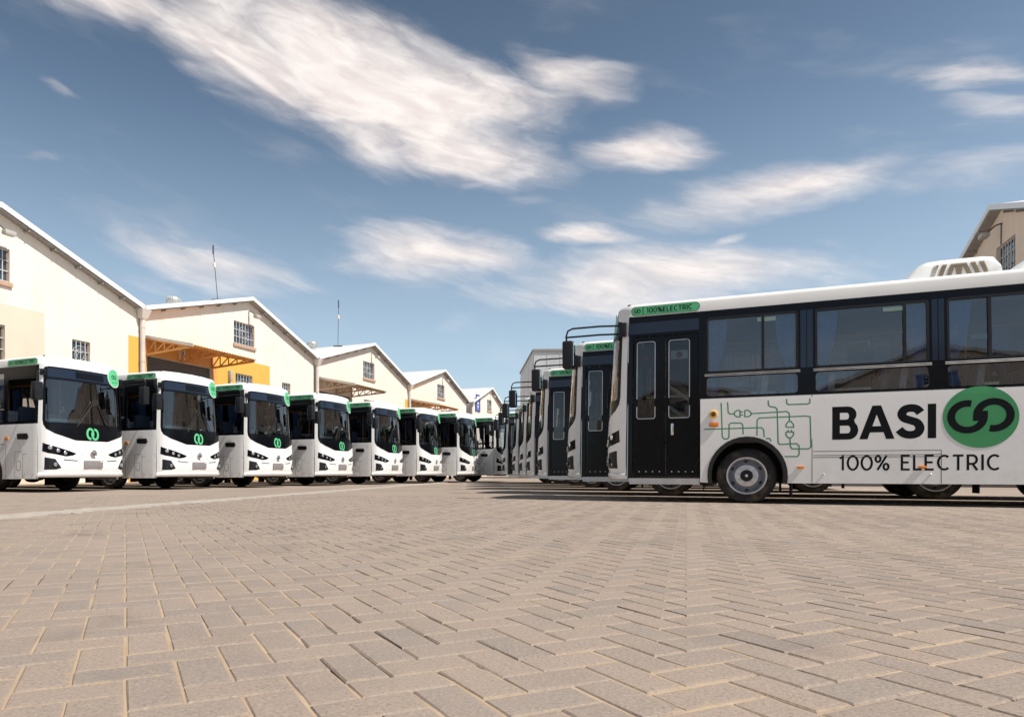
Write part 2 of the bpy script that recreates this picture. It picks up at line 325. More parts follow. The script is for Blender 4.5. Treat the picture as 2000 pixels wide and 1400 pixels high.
# ---------------------------------------------------------------- mesh helpers
class MB:
    def __init__(s): s.v = []; s.f = []
    def add(s, v, f):
        o = len(s.v); s.v += [tuple(p) for p in v]; s.f += [tuple(i + o for i in q) for q in f]; return s
    def box(s, x0, x1, y0, y1, z0, z1):
        return s.add([(x0, y0, z0), (x1, y0, z0), (x1, y1, z0), (x0, y1, z0), (x0, y0, z1), (x1, y0, z1), (x1, y1, z1), (x0, y1, z1)],
                     [(0, 3, 2, 1), (4, 5, 6, 7), (0, 1, 5, 4), (1, 2, 6, 5), (2, 3, 7, 6), (3, 0, 4, 7)])
    def rbox(s, x0, x1, y0, y1, z0, z1, r=0.02, seg=2):
        bm = bmesh.new(); bmesh.ops.create_cube(bm, size=1)
        for v in bm.verts:
            v.co = Vector(((x0 + x1) / 2 + v.co.x * (x1 - x0), (y0 + y1) / 2 + v.co.y * (y1 - y0), (z0 + z1) / 2 + v.co.z * (z1 - z0)))
        bmesh.ops.bevel(bm, geom=bm.edges[:], offset=r, segments=seg, affect='EDGES', profile=0.6)
        return s.bm(bm)
    def bm(s, bm):
        bm.verts.index_update()
        s.add([v.co[:] for v in bm.verts], [[v.index for v in f.verts] for f in bm.faces]); bm.free(); return s
    def beam(s, a, b, w, h):       # a bar between two points
        a, b = Vector(a), Vector(b); d = (b - a).normalized()
        up = Vector((0, 0, 1)) if abs(d.z) < .95 else Vector((1, 0, 0))
        sx = d.cross(up).normalized(); sy = sx.cross(d).normalized()
        v = [p + sx * (w / 2 * i) + sy * (h / 2 * j) for p in (a, b) for i, j in ((-1, -1), (1, -1), (1, 1), (-1, 1))]
        return s.add(v, [(0, 1, 2, 3), (7, 6, 5, 4), (0, 4, 5, 1), (1, 5, 6, 2), (2, 6, 7, 3), (3, 7, 4, 0)])
    def tube(s, pts, r, n=8):
        pts = [Vector(p) for p in pts]; rings = []
        up = Vector((0, 0, 1))
        for i, p in enumerate(pts):
            d = (pts[min(i + 1, len(pts) - 1)] - pts[max(i - 1, 0)]).normalized()
            u = up if abs(d.dot(up)) < .9 else Vector((0, 1, 0))
            a = d.cross(u).normalized(); b = a.cross(d).normalized()
            rings.append([p + (a * math.cos(2 * PI * k / n) + b * math.sin(2 * PI * k / n)) * r for k in range(n)])
        v = [q for g in rings for q in g]; f = []
        for i in range(len(pts) - 1):
            for k in range(n): f.append((i * n + k, i * n + (k + 1) % n, (i + 1) * n + (k + 1) % n, (i + 1) * n + k))
        f.append(tuple(range(n))[::-1]); f.append(tuple((len(pts) - 1) * n + k for k in range(n)))
        return s.add(v, f)
    def lathe(s, prof, axis='y', n=32, c=(0, 0, 0), cap=True):   # prof: (radius, offset along the axis)
        v = []; f = []
        for r, o in prof:
            for k in range(n):
                a = 2 * PI * k / n; p, q = r * math.cos(a), r * math.sin(a)
                v.append({'y': (c[0] + p, c[1] + o, c[2] + q), 'x': (c[0] + o, c[1] + p, c[2] + q), 'z': (c[0] + p, c[1] + q, c[2] + o)}[axis])
        for i in range(len(prof) - 1):
            for k in range(n): f.append((i * n + k, i * n + (k + 1) % n, (i + 1) * n + (k + 1) % n, (i + 1) * n + k))
        if cap and prof[0][0] > 1e-4: f.append(tuple(range(n)))
        if cap and prof[-1][0] > 1e-4: f.append(tuple((len(prof) - 1) * n + k for k in range(n))[::-1])
        return s.add(v, f)
    def build(s, name, m, parent=None, smooth=35, recalc=True):
        me = bpy.data.meshes.new(name); me.from_pydata(s.v, [], s.f)
        if recalc:
            bm = bmesh.new(); bm.from_mesh(me); bmesh.ops.remove_doubles(bm, verts=bm.verts, dist=1e-5)
            bmesh.ops.recalc_face_normals(bm, faces=bm.faces); bm.to_mesh(me); bm.free()
        me.materials.append(M[m] if isinstance(m, str) else m)
        if smooth:
            me.shade_smooth(); me.set_sharp_from_angle(angle=math.radians(smooth))
        o = bpy.data.objects.new(name, me); COL.objects.link(o)
        if parent: o.parent = parent
        return o

def sheet(mb, polys, fn, off=0.0, th=0.03, us=(), vs=()):
    """A plate cut to the outline polys[0] with the holes polys[1:], bent over the surface fn(u, v, off)."""
    tri = tessellate_polygon([[Vector((a, b, 0)) for a, b in p] for p in polys])
    pts = [q for p in polys for q in p]
    bm = bmesh.new(); vv = [bm.verts.new((a, b, 0)) for a, b in pts]
    for t in tri:
        try: bm.faces.new([vv[i] for i in t])
        except ValueError: pass
    for ax, cuts in ((0, us), (1, vs)):
        for c in cuts:
            no = (1, 0, 0) if ax == 0 else (0, 1, 0); co = (c, 0, 0) if ax == 0 else (0, c, 0)
            bmesh.ops.bisect_plane(bm, geom=bm.verts[:] + bm.edges[:] + bm.faces[:], plane_co=co, plane_no=no, dist=1e-5)
    bmesh.ops.remove_doubles(bm, verts=bm.verts, dist=1e-4)
    bm.verts.index_update(); n = len(bm.verts)
    fr = [fn(v.co.x, v.co.y, off) for v in bm.verts]; F = [[v.index for v in f.verts] for f in bm.faces]
    if th:
        bk = [fn(v.co.x, v.co.y, off - th) for v in bm.verts]
        G = list(F) + [[i + n for i in f][::-1] for f in F]
        for e in bm.edges:
            if len(e.link_faces) == 1:
                a, b = e.verts[0].index, e.verts[1].index; G.append((a, b, b + n, a + n))
        mb.add(fr + bk, G)
    else: mb.add(fr, F)
    bm.free(); return mb

def rect(u0, u1, v0, v1): return [(u0, v0), (u1, v0), (u1, v1), (u0, v1)]
def rrect(u0, u1, v0, v1, r, n=4):
    p = []
    for cx, cy, a0 in ((u1 - r, v0 + r, -90), (u1 - r, v1 - r, 0), (u0 + r, v1 - r, 90), (u0 + r, v0 + r, 180)):
        for k in range(n + 1):
            a = math.radians(a0 + 90 * k / n); p.append((cx + r * math.cos(a), cy + r * math.sin(a)))
    return p
def arc(cx, cy, rx, ry, a0, a1, n=12):
    return [(cx + rx * math.cos(math.radians(a0 + (a1 - a0) * k / n)), cy + ry * math.sin(math.radians(a0 + (a1 - a0) * k / n))) for k in range(n + 1)]
def frange(a, b, s):
    r = []; x = a
    while x < b - 1e-6: r.append(x); x += s
    return r
def crom(pts, n=5):
    P = [pts[0]] + list(pts) + [pts[-1]]; out = []
    for i in range(1, len(P) - 2):
        p0, p1, p2, p3 = P[i - 1:i + 3]
        for k in range(n):
            t = k / n
            out.append(tuple(0.5 * (2 * p1[j] + (p2[j] - p0[j]) * t + (2 * p0[j] - 5 * p1[j] + 4 * p2[j] - p3[j]) * t * t + (3 * p1[j] - p0[j] - 3 * p2[j] + p3[j]) * t ** 3) for j in (0, 1)))
    return out + [tuple(pts[-1])]
def ribbon(mb, pts, w, fn, off, closed=False):
    n = len(pts); L = []; R = []
    for i in range(n):
        a = Vector(pts[(i - 1) % n] if closed or i > 0 else pts[i]); b = Vector(pts[i]); c = Vector(pts[(i + 1) % n] if closed or i < n - 1 else pts[i])
        d1 = (b - a).normalized() if (b - a).length > 1e-9 else (c - b).normalized()
        d2 = (c - b).normalized() if (c - b).length > 1e-9 else d1
        n1, n2 = Vector((-d1.y, d1.x)), Vector((-d2.y, d2.x)); mm = n1 + n2
        mm = mm.normalized() if mm.length > 1e-6 else n1
        k = w / 2 / max(0.45, mm.dot(n1)); L.append(b + mm * k); R.append(b - mm * k)
    v = [fn(p.x, p.y, off) for p in L] + [fn(p.x, p.y, off) for p in R]; f = []
    for i in range(n if closed else n - 1):
        j = (i + 1) % n; f.append((i, j, n + j, n + i))
    mb.add(v, f)
# stroke letters, height 1
GL = {'1': (0.34, [[(0, .80), (.22, .95), (.22, 0)]]),
      '0': (0.80, [('c', arc(.40, .5, .36, .46, 0, 360, 24)[:-1])]),
      '%': (0.98, [('c', arc(.20, .76, .17, .20, 0, 360, 14)[:-1]), ('c', arc(.76, .24, .17, .20, 0, 360, 14)[:-1]), [(.16, .02), (.80, .98)]]),
      'E': (0.64, [[(.60, .95), (.06, .95), (.06, .05), (.60, .05)], [(.06, .52), (.53, .52)]]),
      'L': (0.58, [[(.06, 1), (.06, .05), (.56, .05)]]),
      'C': (0.82, [arc(.46, .5, .41, .45, 50, 310, 18)]),
      'T': (0.72, [[(0, .95), (.70, .95)], [(.35, .95), (.35, 0)]]),
      'R': (0.74, [[(.06, 0), (.06, .95), (.36, .95)] + arc(.36, .68, .27, .27, 90, -90, 10)[1:] + [(.06, .41)], [(.36, .41), (.66, 0)]]),
      'I': (0.16, [[(.06, 0), (.06, 1)]])}
def text_strokes(mb, txt, u0, z0, width, h, sw, fn, off, gap=.20, space=.42):
    tot = sum((GL[c][0] if c != ' ' else space) + gap for c in txt) - gap
    sx = width / tot; x = 0
    out = []
    for c in txt:
        if c == ' ': x += space + gap; continue
        if mb is None or out: mb = MB(); out.append(mb)
        for st in GL[c][1]:
            cl = st[0] == 'c'; p = st[1] if cl else st
            ribbon(mb, [(u0 + (x + a) * sx, z0 + b * h) for a, b in p], sw * h, fn, off, cl)
        x += GL[c][0] + gap
    return out
def logo_strokes():
    a = arc(-.344, -.02, .432, .435, 76, 360, 26) + [(.088, .06), (.088, .16)]
    return [a, [(-x, -y) for x, y in a]]
def add_logo(mb, cu, cz, r, fn, off):
    for st in logo_strokes(): ribbon(mb, [(cu + x * r, cz + y * r) for x, y in st], .215 * r, fn, off)

def empty(name, loc=(0, 0, 0), rz=0.0, parent=None):
    o = bpy.data.objects.new(name, None); COL.objects.link(o); o.location = loc; o.rotation_euler = (0, 0, rz)
    o.empty_display_size = 0.3
    if parent: o.parent = parent
    return o
def tag(o, label=None, cat=None, group=None, kind=None):
    for k, v in (('label', label), ('category', cat), ('group', group), ('kind', kind)):
        if v: o[k] = v
    return o
FAR_SKIP = {'slogan', 'lettering', 'circuit_graphic', 'wheel_nuts', 'bolts', 'paper_notice', 'latches', 'hand_holes', 'plate_sticker', 'badge_mark', 'louvre', 'grille_slot', 'sticker_mark'}
SKIP = set()
def copy_tree(o, parent=None, far=False):
    c = o.copy(); COL.objects.link(c); c.parent = parent
    for ch in o.children:
        if ch.name.split('.')[0] in SKIP: continue
        if not (far and ch.name.split('.')[0] in FAR_SKIP): copy_tree(ch, c, far)
    return c
#@@SECTION ground
# ---------------------------------------------------------------- ground: herringbone paving
BA = math.atan2(-591, 1323)                         # brick axes, measured from the joints
E1 = np.array([-0.408, 0.913]); E2 = np.array([0.913, 0.408])
CELL = 0.11
def make_paving():
    rnd = np.random.RandomState(3)
    cs = []
    N = 170
    for x in range(-N, N):
        for y in range(-N, N):
            k = (x - y) % 4
            if k == 0: c = ((x + 1.0) * CELL, (y + .5) * CELL, 0)
            elif k == 3: c = ((x + .5) * CELL, (y + 1.0) * CELL, 1)
            else: continue
            w = E2 * c[0] + E1 * c[1]
            if -1.4 < w[1] < 13.4 and -12.5 < w[0] < 14: cs.append((w[0], w[1], c[2]))
    P = np.array(cs)
    px = PPX + FPX * P[:, 0] / np.maximum(P[:, 1], .05); py = HZN + FPX * CAM_H / np.maximum(P[:, 1], .05)
    vis = (P[:, 1] > .6) & (px > -60) & (px < 2060) & (py < 1440)
    order = np.argsort(np.where(vis, P[:, 1], 1e3)); near = order[:300]; rest = order[300:]
    def brick_verts(seed):
        r = np.random.RandomState(seed)
        jt = r.uniform(.0015, .0032)
        hx, hy = CELL - jt, CELL / 2 - jt; b = 0.0045
        cor = [(-hx, -hy), (hx, -hy), (hx, hy), (-hx, hy)]
        v = []
        for (x, y) in cor: v.append((x + r.uniform(-.001, .001), y + r.uniform(-.001, .001), -.045))
        for (x, y) in cor: v.append((x + r.uniform(-.0016, .0016), y + r.uniform(-.0016, .0016), -.0042))
        for (x, y) in cor: v.append((x - math.copysign(.017, x), y - math.copysign(.017, y), .0006))
        for (x, y) in cor: v.append((x - math.copysign(b, x) + r.uniform(-.0015, .0015), y - math.copysign(b, y) + r.uniform(-.0015, .0015), r.uniform(-.0006, .0006)))
        return np.array(v)
    BF = [(8, 9, 10, 11)] + [(4 + i, 4 + (i + 1) % 4, 12 + (i + 1) % 4, 12 + i) for i in range(4)] + [(12 + i, 12 + (i + 1) % 4, 8 + (i + 1) % 4, 8 + i) for i in range(4)] + [(i, (i + 1) % 4, 4 + (i + 1) % 4, 4 + i) for i in range(4)]
    def edge_attr(me, n):
        at = me.attributes.new('edge', 'FLOAT', 'POINT')
        at.data.foreach_set('value', np.tile(np.array([1] * 8 + [0] * 4 + [1] * 4, dtype=np.float32), n))
    variants = [brick_verts(i) for i in range(12)]
    # sand bed under the pavers, uneven so some joints gape
    gx = np.arange(-13, 14.6, .16); gy = np.arange(-1.8, 14.0, .16)
    vv = []; ff = []
    for j, y in enumerate(gy):
        for i, x in enumerate(gx):
            s = math.sin(x * 3.1 + 1.7 * math.sin(y * 2.3)) * math.sin(y * 2.7 + 1.3 * math.sin(x * 1.9))
            vv.append((x, y, -.0022 - .026 * max(0, s - .40) - rnd.uniform(0, .0028)))
    nx = len(gx)
    for j in range(len(gy) - 1):
        for i in range(nx - 1): ff.append((j * nx + i, j * nx + i + 1, (j + 1) * nx + i + 1, (j + 1) * nx + i))
    root = MB().add(vv, ff).build('brick_paving', 'sand', None, smooth=0, recalc=False)
    tag(root, 'grey tan herringbone brick paving with sandy joints across the foreground', kind='structure')
    meshes = []
    for v in variants:
        me = bpy.data.meshes.new('brick'); me.from_pydata([tuple(p) for p in v], [], BF); me.materials.append(M['brick']); edge_attr(me, 1); meshes.append(me)
    ang2 = math.atan2(E2[1], E2[0])
    for n, i in enumerate(near):
        o = bpy.data.objects.new('brick', meshes[n % 12]); COL.objects.link(o); o.parent = root
        o.location = (P[i, 0], P[i, 1], rnd.uniform(-.0012, .0008))
        o.rotation_euler = (rnd.uniform(-.005, .005), rnd.uniform(-.004, .004), ang2 + (PI / 2 if P[i, 2] else 0) + (PI if rnd.rand() < .5 else 0) + rnd.uniform(-.006, .006))
    allv = []; allf = []; o = 0
    for i in rest:
        v = variants[rnd.randint(12)]
        a = ang2 + (PI / 2 if P[i, 2] else 0) + rnd.uniform(-.006, .006); c, s = math.cos(a), math.sin(a)
        tx, ty = rnd.uniform(-.005, .005, 2)
        x = P[i, 0] + v[:, 0] * c - v[:, 1] * s; y = P[i, 1] + v[:, 0] * s + v[:, 1] * c
        z = v[:, 2] + rnd.uniform(-.0012, .0008) + v[:, 0] * ty + v[:, 1] * tx
        allv.append(np.stack([x, y, z], 1)); allf += [tuple(k + o for k in f) for f in BF]; o += 16
    me = bpy.data.meshes.new('bricks'); me.from_pydata(np.concatenate(allv).tolist(), [], allf); me.materials.append(M['brick']); edge_attr(me, len(rest))
    ob = bpy.data.objects.new('bricks', me); COL.objects.link(ob); ob.parent = root; ob['kind'] = 'stuff'
make_paving()
def plane_strip(name, rects, z, m):
    mb = MB()
    for x0, x1, y0, y1 in rects: mb.add([(x0, y0, z), (x1, y0, z), (x1, y1, z), (x0, y1, z)], [(0, 1, 2, 3)])
    return mb.build(name, m, None, smooth=0, recalc=False)
tag(plane_strip('yard_ground', [(-900, 900, 13.25, 1200), (-900, 900, -600, -1.35), (-900, -12.35, -1.35, 13.25), (13.85, 900, -1.35, 13.25)], -.001, 'yard'),
    'wide grey tan paved depot yard', kind='structure')
# worn concrete drain strip running away to the right, broken into slabs
def make_strip():
    root = empty('concrete_strip', (-4.59, 5.79, 0)); tag(root, 'pale worn concrete strip crossing the paving', kind='structure')
    d = Vector((.212, .977)); n = Vector((-d.y, d.x)); s = -3.0
    while s < 40:
        ln = random.uniform(.9, 1.5) if s < 9 else 4.0
        e = s + ln - (.012 if s < 9 else .004)
        k = 12; w = .25
        top = [(s + (e - s) * i / k, w + random.uniform(-.09, .05)) for i in range(k + 1)]
        bot = [(s + (e - s) * i / k, -w + random.uniform(-.05, .09)) for i in range(k + 1)]
        v = []; f = []
        for (a, b), (a2, b2) in zip(top, bot):
            for q, r in ((a, b), (a2, b2)):
                p = d * q + n * r; v.append((p.x, p.y, .011 + random.uniform(-.002, .003)))
        m = len(v); v += [(x, y, -.02) for x, y, z in v]
        for i in range(k): f.append((2 * i, 2 * i + 1, 2 * i + 3, 2 * i + 2)); f.append((2 * i, 2 * i + 2, m + 2 * i + 2, m + 2 * i)); f.append((2 * i + 1, m + 2 * i + 1, m + 2 * i + 3, 2 * i + 3))
        f.append((0, m, m + 1, 1)); f.append((2 * k, 2 * k + 1, m + 2 * k + 1, m + 2 * k))
        MB().add(v, f).build('slab', 'concrete', root, smooth=0)
        s += ln
make_strip()
#@@SECTION buildings
# ---------------------------------------------------------------- warehouses
BW, EAVE, APX, APZ, DEP = 15.0, 8.10, 8.07, 10.42, 30.0
BANG = math.atan2(.9189, .3945)
def FAC(u, z, off): return (u, -off, z)                # local x along the front, local -y out of the wall
def roof_z(x, w=BW): k = w / BW; return EAVE + (APZ - EAVE) * (x / (APX * k) if x < APX * k else (w - x) / (w - APX * k))
def build_window(root, x0, x1, z0, z1, nv, nh):
    fr = MB(); sheet(fr, [rect(x0, x1, z0, z1), rect(x0 + .07, x1 - .07, z0 + .07, z1 - .07)], FAC, -.10, .07)
    o = fr.build('window', 'winframe', root, smooth=0)
    MB().box(x0 + .06, x1 - .06, .14, .16, z0 + .06, z1 - .06).build('pane', 'winpane', o, smooth=0)
    bars = MB()
    for i in range(1, nv): x = x0 + (x1 - x0) * i / nv; bars.box(x - .016, x + .016, .035, .06, z0 + .01, z1 - .01)
    for i in range(nh + 1):
        z = z0 + .05 + (z1 - z0 - .1) * i / nh; bars.box(x0 + .01, x1 - .01, .062, .085, z - .018, z + .018)
    cx, cz = (x0 + x1) / 2, (z0 + z1) / 2
    for k in range(3):
        r = .16 + .14 * k
        if r < (z1 - z0) / 2 - .05: bars.tube([(cx + r * math.cos(a), .05, cz + r * math.sin(a)) for a in [2 * PI * i / 16 for i in range(17)]], .010, 4)
    bars.build('burglar_bars', 'winbar', o, smooth=0)
    MB().box(x0 - .08, x1 + .08, -.09, .10, z0 - .16, z0 - .003).build('sill', 'sill', o, smooth=0)
    return o
def build_canopy(root, x0, x1, z_wall, z_tip, z_low, out, m_steel, m_under, m_top):
    sh = MB(); n = int((x1 - x0) / .05); v = []; f = []
    for i in range(n + 1):
        x = x0 + (x1 - x0) * i / n; h = .035 * (1 if (i // 2) % 2 else 0)
        for y, z in ((.02, z_wall), (-out - .12, z_tip - .03)): v.append((x, y, z + h))
    for i in range(n): f.append((2 * i, 2 * i + 1, 2 * i + 3, 2 * i + 2))
    k = len(v); v += [(a, b, c - .012) for a, b, c in v]; f += [tuple(q + k for q in g)[::-1] for g in f]
    cn = sh.add(v, f).build('canopy', m_under, root, smooth=0)
    def truss(x):
        t = MB(); a = (x, -.02, z_wall - .08); b = (x, -out, z_tip - .08); c = (x, -.02, z_low)
        t.beam(a, b, .09, .09); t.beam(c, b, .09, .09); t.beam(a, c, .09, .09)
        for i in range(1, 5):
            s = i / 5; p = Vector(a).lerp(Vector(b), s); q = Vector(c).lerp(Vector(b), s); t.beam(p, q, .05, .05)
            q2 = Vector(c).lerp(Vector(b), (i - 1) / 5); t.beam(p, q2, .05, .05)
        return t.build('truss', m_steel, cn, smooth=0)
    for i in range(3): truss(x0 + .06 + (x1 - x0 - .12) * i / 2)
    t = MB()
    for s in (.05, .35, .66, .98):
        y, z = -.02 - (out - .05) * s, z_wall + (z_tip - z_wall) * s - .035; t.beam((x0 + .02, y, z - .02), (x1 - .02, y, z - .02), .07, .06)
    t.build('purlins', m_steel, cn, smooth=0)
    sd = MB()
    sd.add([(x0 - .03, 0, z_wall - .04), (x0 - .03, -out - .12, z_tip - .10), (x0 - .03, -out - .12, z_tip + .05), (x0 - .03, 0, z_wall + .10),
            (x0 - .005, 0, z_wall - .04), (x0 - .005, -out - .12, z_tip - .10), (x0 - .005, -out - .12, z_tip + .05), (x0 - .005, 0, z_wall + .10)],
           [(0, 1, 2, 3), (7, 6, 5, 4), (0, 4, 5, 1), (1, 5, 6, 2), (2, 6, 7, 3), (3, 7, 4, 0)])
    sd.build('side_flashing', m_top, cn, smooth=0)
def warehouse(loc, rz, label, group, paint='cream', patch=None, strip_end=None, steel='tan_steel', under='sheet_under', w=BW, vent=True, number=None, canopy=True, lower=True, flip=False):
    root = empty('warehouse', loc, rz); tag(root, label, 'warehouse', group)
    ax = APX * w / BW
    up = (6.79, 8.64, 7.78, 9.08); lo = (6.93, 8.45, 4.7, 6.11); sm = (11.4, 12.3, 4.8, 6.12); sh = (.45, 5.0, 0.02, 6.08)
    if w != BW: up = (ax - 1.1, ax + .6, 7.78, 9.08); lo = sm = None
    if flip: up = (7.5, 9.35, 7.78, 9.08)
    hol = [rect(*up)]
    if lo and lower: hol += [rect(*lo), rect(*sm)]
    ph = []
    if canopy: hol.append(rect(*sh)); ph.append(rect(*sh))
    wl = MB(); sheet(wl, [[(0, 0), (w, 0), (w, EAVE), (ax, APZ), (0, EAVE)]] + hol, FAC, 0, .26)
    wl.build('front_wall', paint, root, smooth=0)
    sw = MB(); sw.box(.0, .25, .262, DEP, 0, EAVE - .03); sw.box(w - .25, w, .262, DEP, 0, EAVE - .03); sw.box(.25, w - .25, DEP - .25, DEP, 0, EAVE)
    sw.build('side_wall', paint, root, smooth=0)
    if patch:
        pp = MB(); sheet(pp, [rect(.12, 10.13, 0, 6.93), *( [rect(*sh)] if canopy else []), *([rect(*lo)] if lo and lower else [])], FAC, .006, .005)
        pp.build('painted_band', patch, root, smooth=0)
        if canopy:
            pp = MB(); sheet(pp, [[(.13, 6.09), (5.01, 6.09), (5.01, 0), (5.36, 0), (5.36, 6.92), (.13, 6.92)]], FAC, .012, .005); pp.build('canopy_shade_panel', 'ochre', root, smooth=0)  # wall under the canopy: its shade painted in as an orange tint
    if strip_end:
        pp = MB(); sheet(pp, [rect(w - .62, w - .02, 0, 6.85)], FAC, .006, .005); pp.build('painted_strip', strip_end, root, smooth=0)
    for xx, z1 in ((3.9, 8.9), (10.9, 9.2)):
        wj = MB(); ribbon(wj, [(xx, 6.96), (xx + .01, 7.6), (xx - .01, 8.3), (xx, min(z1, roof_z(xx, w) - .3))], .022, FAC, .003)
        wj.build('wall_joint', 'dcream', root, smooth=0, recalc=False)
    build_window(root, *up, 7, 3)
    if lo and lower: build_window(root, *lo, 6, 3); build_window(root, *sm, 4, 3)
    if canopy:
        mb = MB(); n = int(6.0 / .12); v = []; f = []
        for i in range(n * 2 + 1):
            z = .02 + 6.06 * i / (n * 2); y = .16 + (.03 if i % 2 else 0); v += [(.45, y, z), (5.0, y, z)]
        for i in range(n * 2): f.append((2 * i, 2 * i + 1, 2 * i + 3, 2 * i + 2))
        mb.add(v, f).build('roller_shutter', 'shutter', root, smooth=0)
        build_canopy(root, .34, 5.02, 6.93, 6.36, 6.10, 2.83, steel, under, 'pipe')
        if number is not None:
            s = MB().box(2.55, 2.95, -.03, -.008, 6.22, 6.70).build('number_plate', 'vinyl_white', root, smooth=0)
            g = MB(); [ribbon(g, p_, .05, FAC, .033, c_) for p_, c_ in {7: [([(2.65, 6.60), (2.83, 6.60), (2.73, 6.30)], False)], 8: [(arc(2.75, 6.54, .07, .07, 0, 360, 12)[:-1], True), (arc(2.75, 6.38, .085, .085, 0, 360, 12)[:-1], True)], 9: [(arc(2.75, 6.52, .08, .08, 0, 360, 12)[:-1], True), ([(2.83, 6.52), (2.79, 6.30)], False)]}[number]]; g.build('numeral', 'vinyl', s, smooth=0)
    # roof: two corrugated slopes with a white edge and a shaded soffit
    OV = .34
    for side in (0, 1):
        a, b = (ax, -.32 if side == 0 else w + .1) if side == 0 else (ax, w + .02)
        za = APZ + .12; zb = EAVE + .12 - (.32 if side == 0 else 0) * 0.25
        if side == 0: b = 0.02; zb = EAVE + .12
        v = []; f = []; n = int((DEP + OV) / .075)
        for i in range(n + 1):
            y = -OV + (DEP + OV) * i / n; h = (.0, .03, .03, .0)[i % 4]
            v += [(a, y, za + h), (b, y, zb + h)]
        for i in range(n): f.append((2 * i, 2 * i + 1, 2 * i + 3, 2 * i + 2))
        rf = MB().add(v, f).build('roof', 'roof', root, smooth=0)
        e = MB(); dz = za - zb
        def slope(t, y, o): return (a + (b - a) * t, y, za + (zb - za) * t + o)
        for y0, y1, o0, o1 in ((-OV - .05, -OV - .004, -.09, .12),):
            e.add([slope(0, y0, o0), slope(1, y0, o0), slope(1, y0, o1), slope(0, y0, o1), slope(0, y1, o0), slope(1, y1, o0), slope(1, y1, o1), slope(0, y1, o1)],
                  [(0, 1, 2, 3), (7, 6, 5, 4), (0, 4, 5, 1), (1, 5, 6, 2), (2, 6, 7, 3), (3, 7, 4, 0)])
        e.build('roof_edge', 'flash', rf, smooth=0)
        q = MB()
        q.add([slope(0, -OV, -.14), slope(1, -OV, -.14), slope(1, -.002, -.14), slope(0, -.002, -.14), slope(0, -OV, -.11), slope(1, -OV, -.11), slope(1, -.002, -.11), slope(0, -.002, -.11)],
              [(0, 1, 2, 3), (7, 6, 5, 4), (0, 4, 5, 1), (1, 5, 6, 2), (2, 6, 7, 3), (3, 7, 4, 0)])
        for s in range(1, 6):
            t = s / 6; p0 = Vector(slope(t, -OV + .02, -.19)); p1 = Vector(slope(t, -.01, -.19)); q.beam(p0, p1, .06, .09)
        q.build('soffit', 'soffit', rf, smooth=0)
    MB().tube([(ax, -OV, APZ + .15), (ax, DEP, APZ + .15)], .07, 6).build('ridge_cap', 'flash', root)
    # downpipe and hopper at the valley
    dp = MB(); dp.lathe([(.12, 0.0), (.12, EAVE - .35)], 'z', 14, (.02, -.16, 0)); 
    for z in (1.5, 3.6, 5.7, 7.3): dp.lathe([(.135, 0), (.135, .07)], 'z', 14, (.02, -.16, z))
    dpo = dp.build('downpipe', 'pipe', root)
    MB().add([(-.14, -.3, 7.72), (.18, -.3, 7.72), (.18, -.03, 7.72), (-.14, -.03, 7.72), (-.26, -.46, 8.16), (.30, -.46, 8.16), (.30, -.03, 8.16), (-.26, -.03, 8.16)],
             [(0, 3, 2, 1), (4, 5, 6, 7), (0, 1, 5, 4), (1, 2, 6, 5), (2, 3, 7, 6), (3, 0, 4, 7)]).build('hopper', 'pipe', dpo, smooth=0)
    # floodlight under the apex
    fl = MB(); fx = -.40 if flip else 0; fl.rbox(ax - .02 + fx, ax + .42 + fx, -.62, -.36, APZ - .98, APZ - .80, .03)
    fo = fl.build('floodlight', 'lampgrey', root)
    MB().tube([(ax + .05, .0, APZ - .55), (ax + .05, -.22, APZ - .62), (ax + .15, -.45, APZ - .84)], .03, 6).build('bracket', 'mast', fo)
    MB().tube([(ax + .02, -.025, APZ - .55), (ax - .01, -.025, up[3])], .018, 5).build('cable', 'mast', root)
    if lo and lower and patch:
        wl2 = MB().rbox(6.26, 6.46, -.22, -.004, 5.55, 6.15, .03).build('wall_lamp', 'lampgrey', root)
    if vent:
        vx, vy = ax - .7, 5.0; vz = roof_z(vx, w) + .05
        pr = [(.26, 0), (.26, .28), (.30, .30), (.40, .42), (.42, .55), (.38, .68), (.26, .78), (.08, .82), (0, .82)]
        v = MB().lathe(pr, 'z', 24, (vx, vy, vz)); vo = v.build('roof_vent', 'galv', root)
        fi = MB()
        for k in range(20):
            an = 2 * PI * k / 20; fi.add([(vx + r * math.cos(an + tw), vy + r * math.sin(an + tw), vz + z) for r, z, tw in ((.31, .31, 0), (.43, .43, .05), (.45, .55, .1), (.41, .68, .15), (.29, .78, .2), (.27, .78, .2), (.38, .66, .15), (.42, .55, .1), (.40, .43, .05), (.29, .31, 0))], [tuple(range(10))])
        fi.build('vane', 'galv', vo, smooth=0, recalc=False)
    return root
B0 = Vector((-13.684, 32.156)); DIR = Vector((.3945, .9189))
def bpos(a): p = B0 + DIR * a; return (p.x, p.y, 0)
GW = 'row of gabled warehouses on the left side of the yard'
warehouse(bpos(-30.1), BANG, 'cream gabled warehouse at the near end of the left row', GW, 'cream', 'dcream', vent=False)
warehouse(bpos(-15.06), BANG, 'largest cream gabled warehouse at the left edge, plain darker cream lower band', GW, 'cream', 'dcream', 'yellow', canopy=False)
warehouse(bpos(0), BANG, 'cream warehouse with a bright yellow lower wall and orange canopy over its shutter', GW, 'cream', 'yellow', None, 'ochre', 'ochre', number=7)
warehouse(bpos(15.2), BANG, 'cream warehouse with a tan canopy, third from the left edge', GW, 'cream', None, 'yellow', 'tan_steel', 'sheet_under', number=8)
warehouse(bpos(30.2), BANG, 'cream warehouse with a rust coloured canopy, between the tan canopy and the banner', GW, 'cream', None, None, 'ochre', 'ochre', number=9)
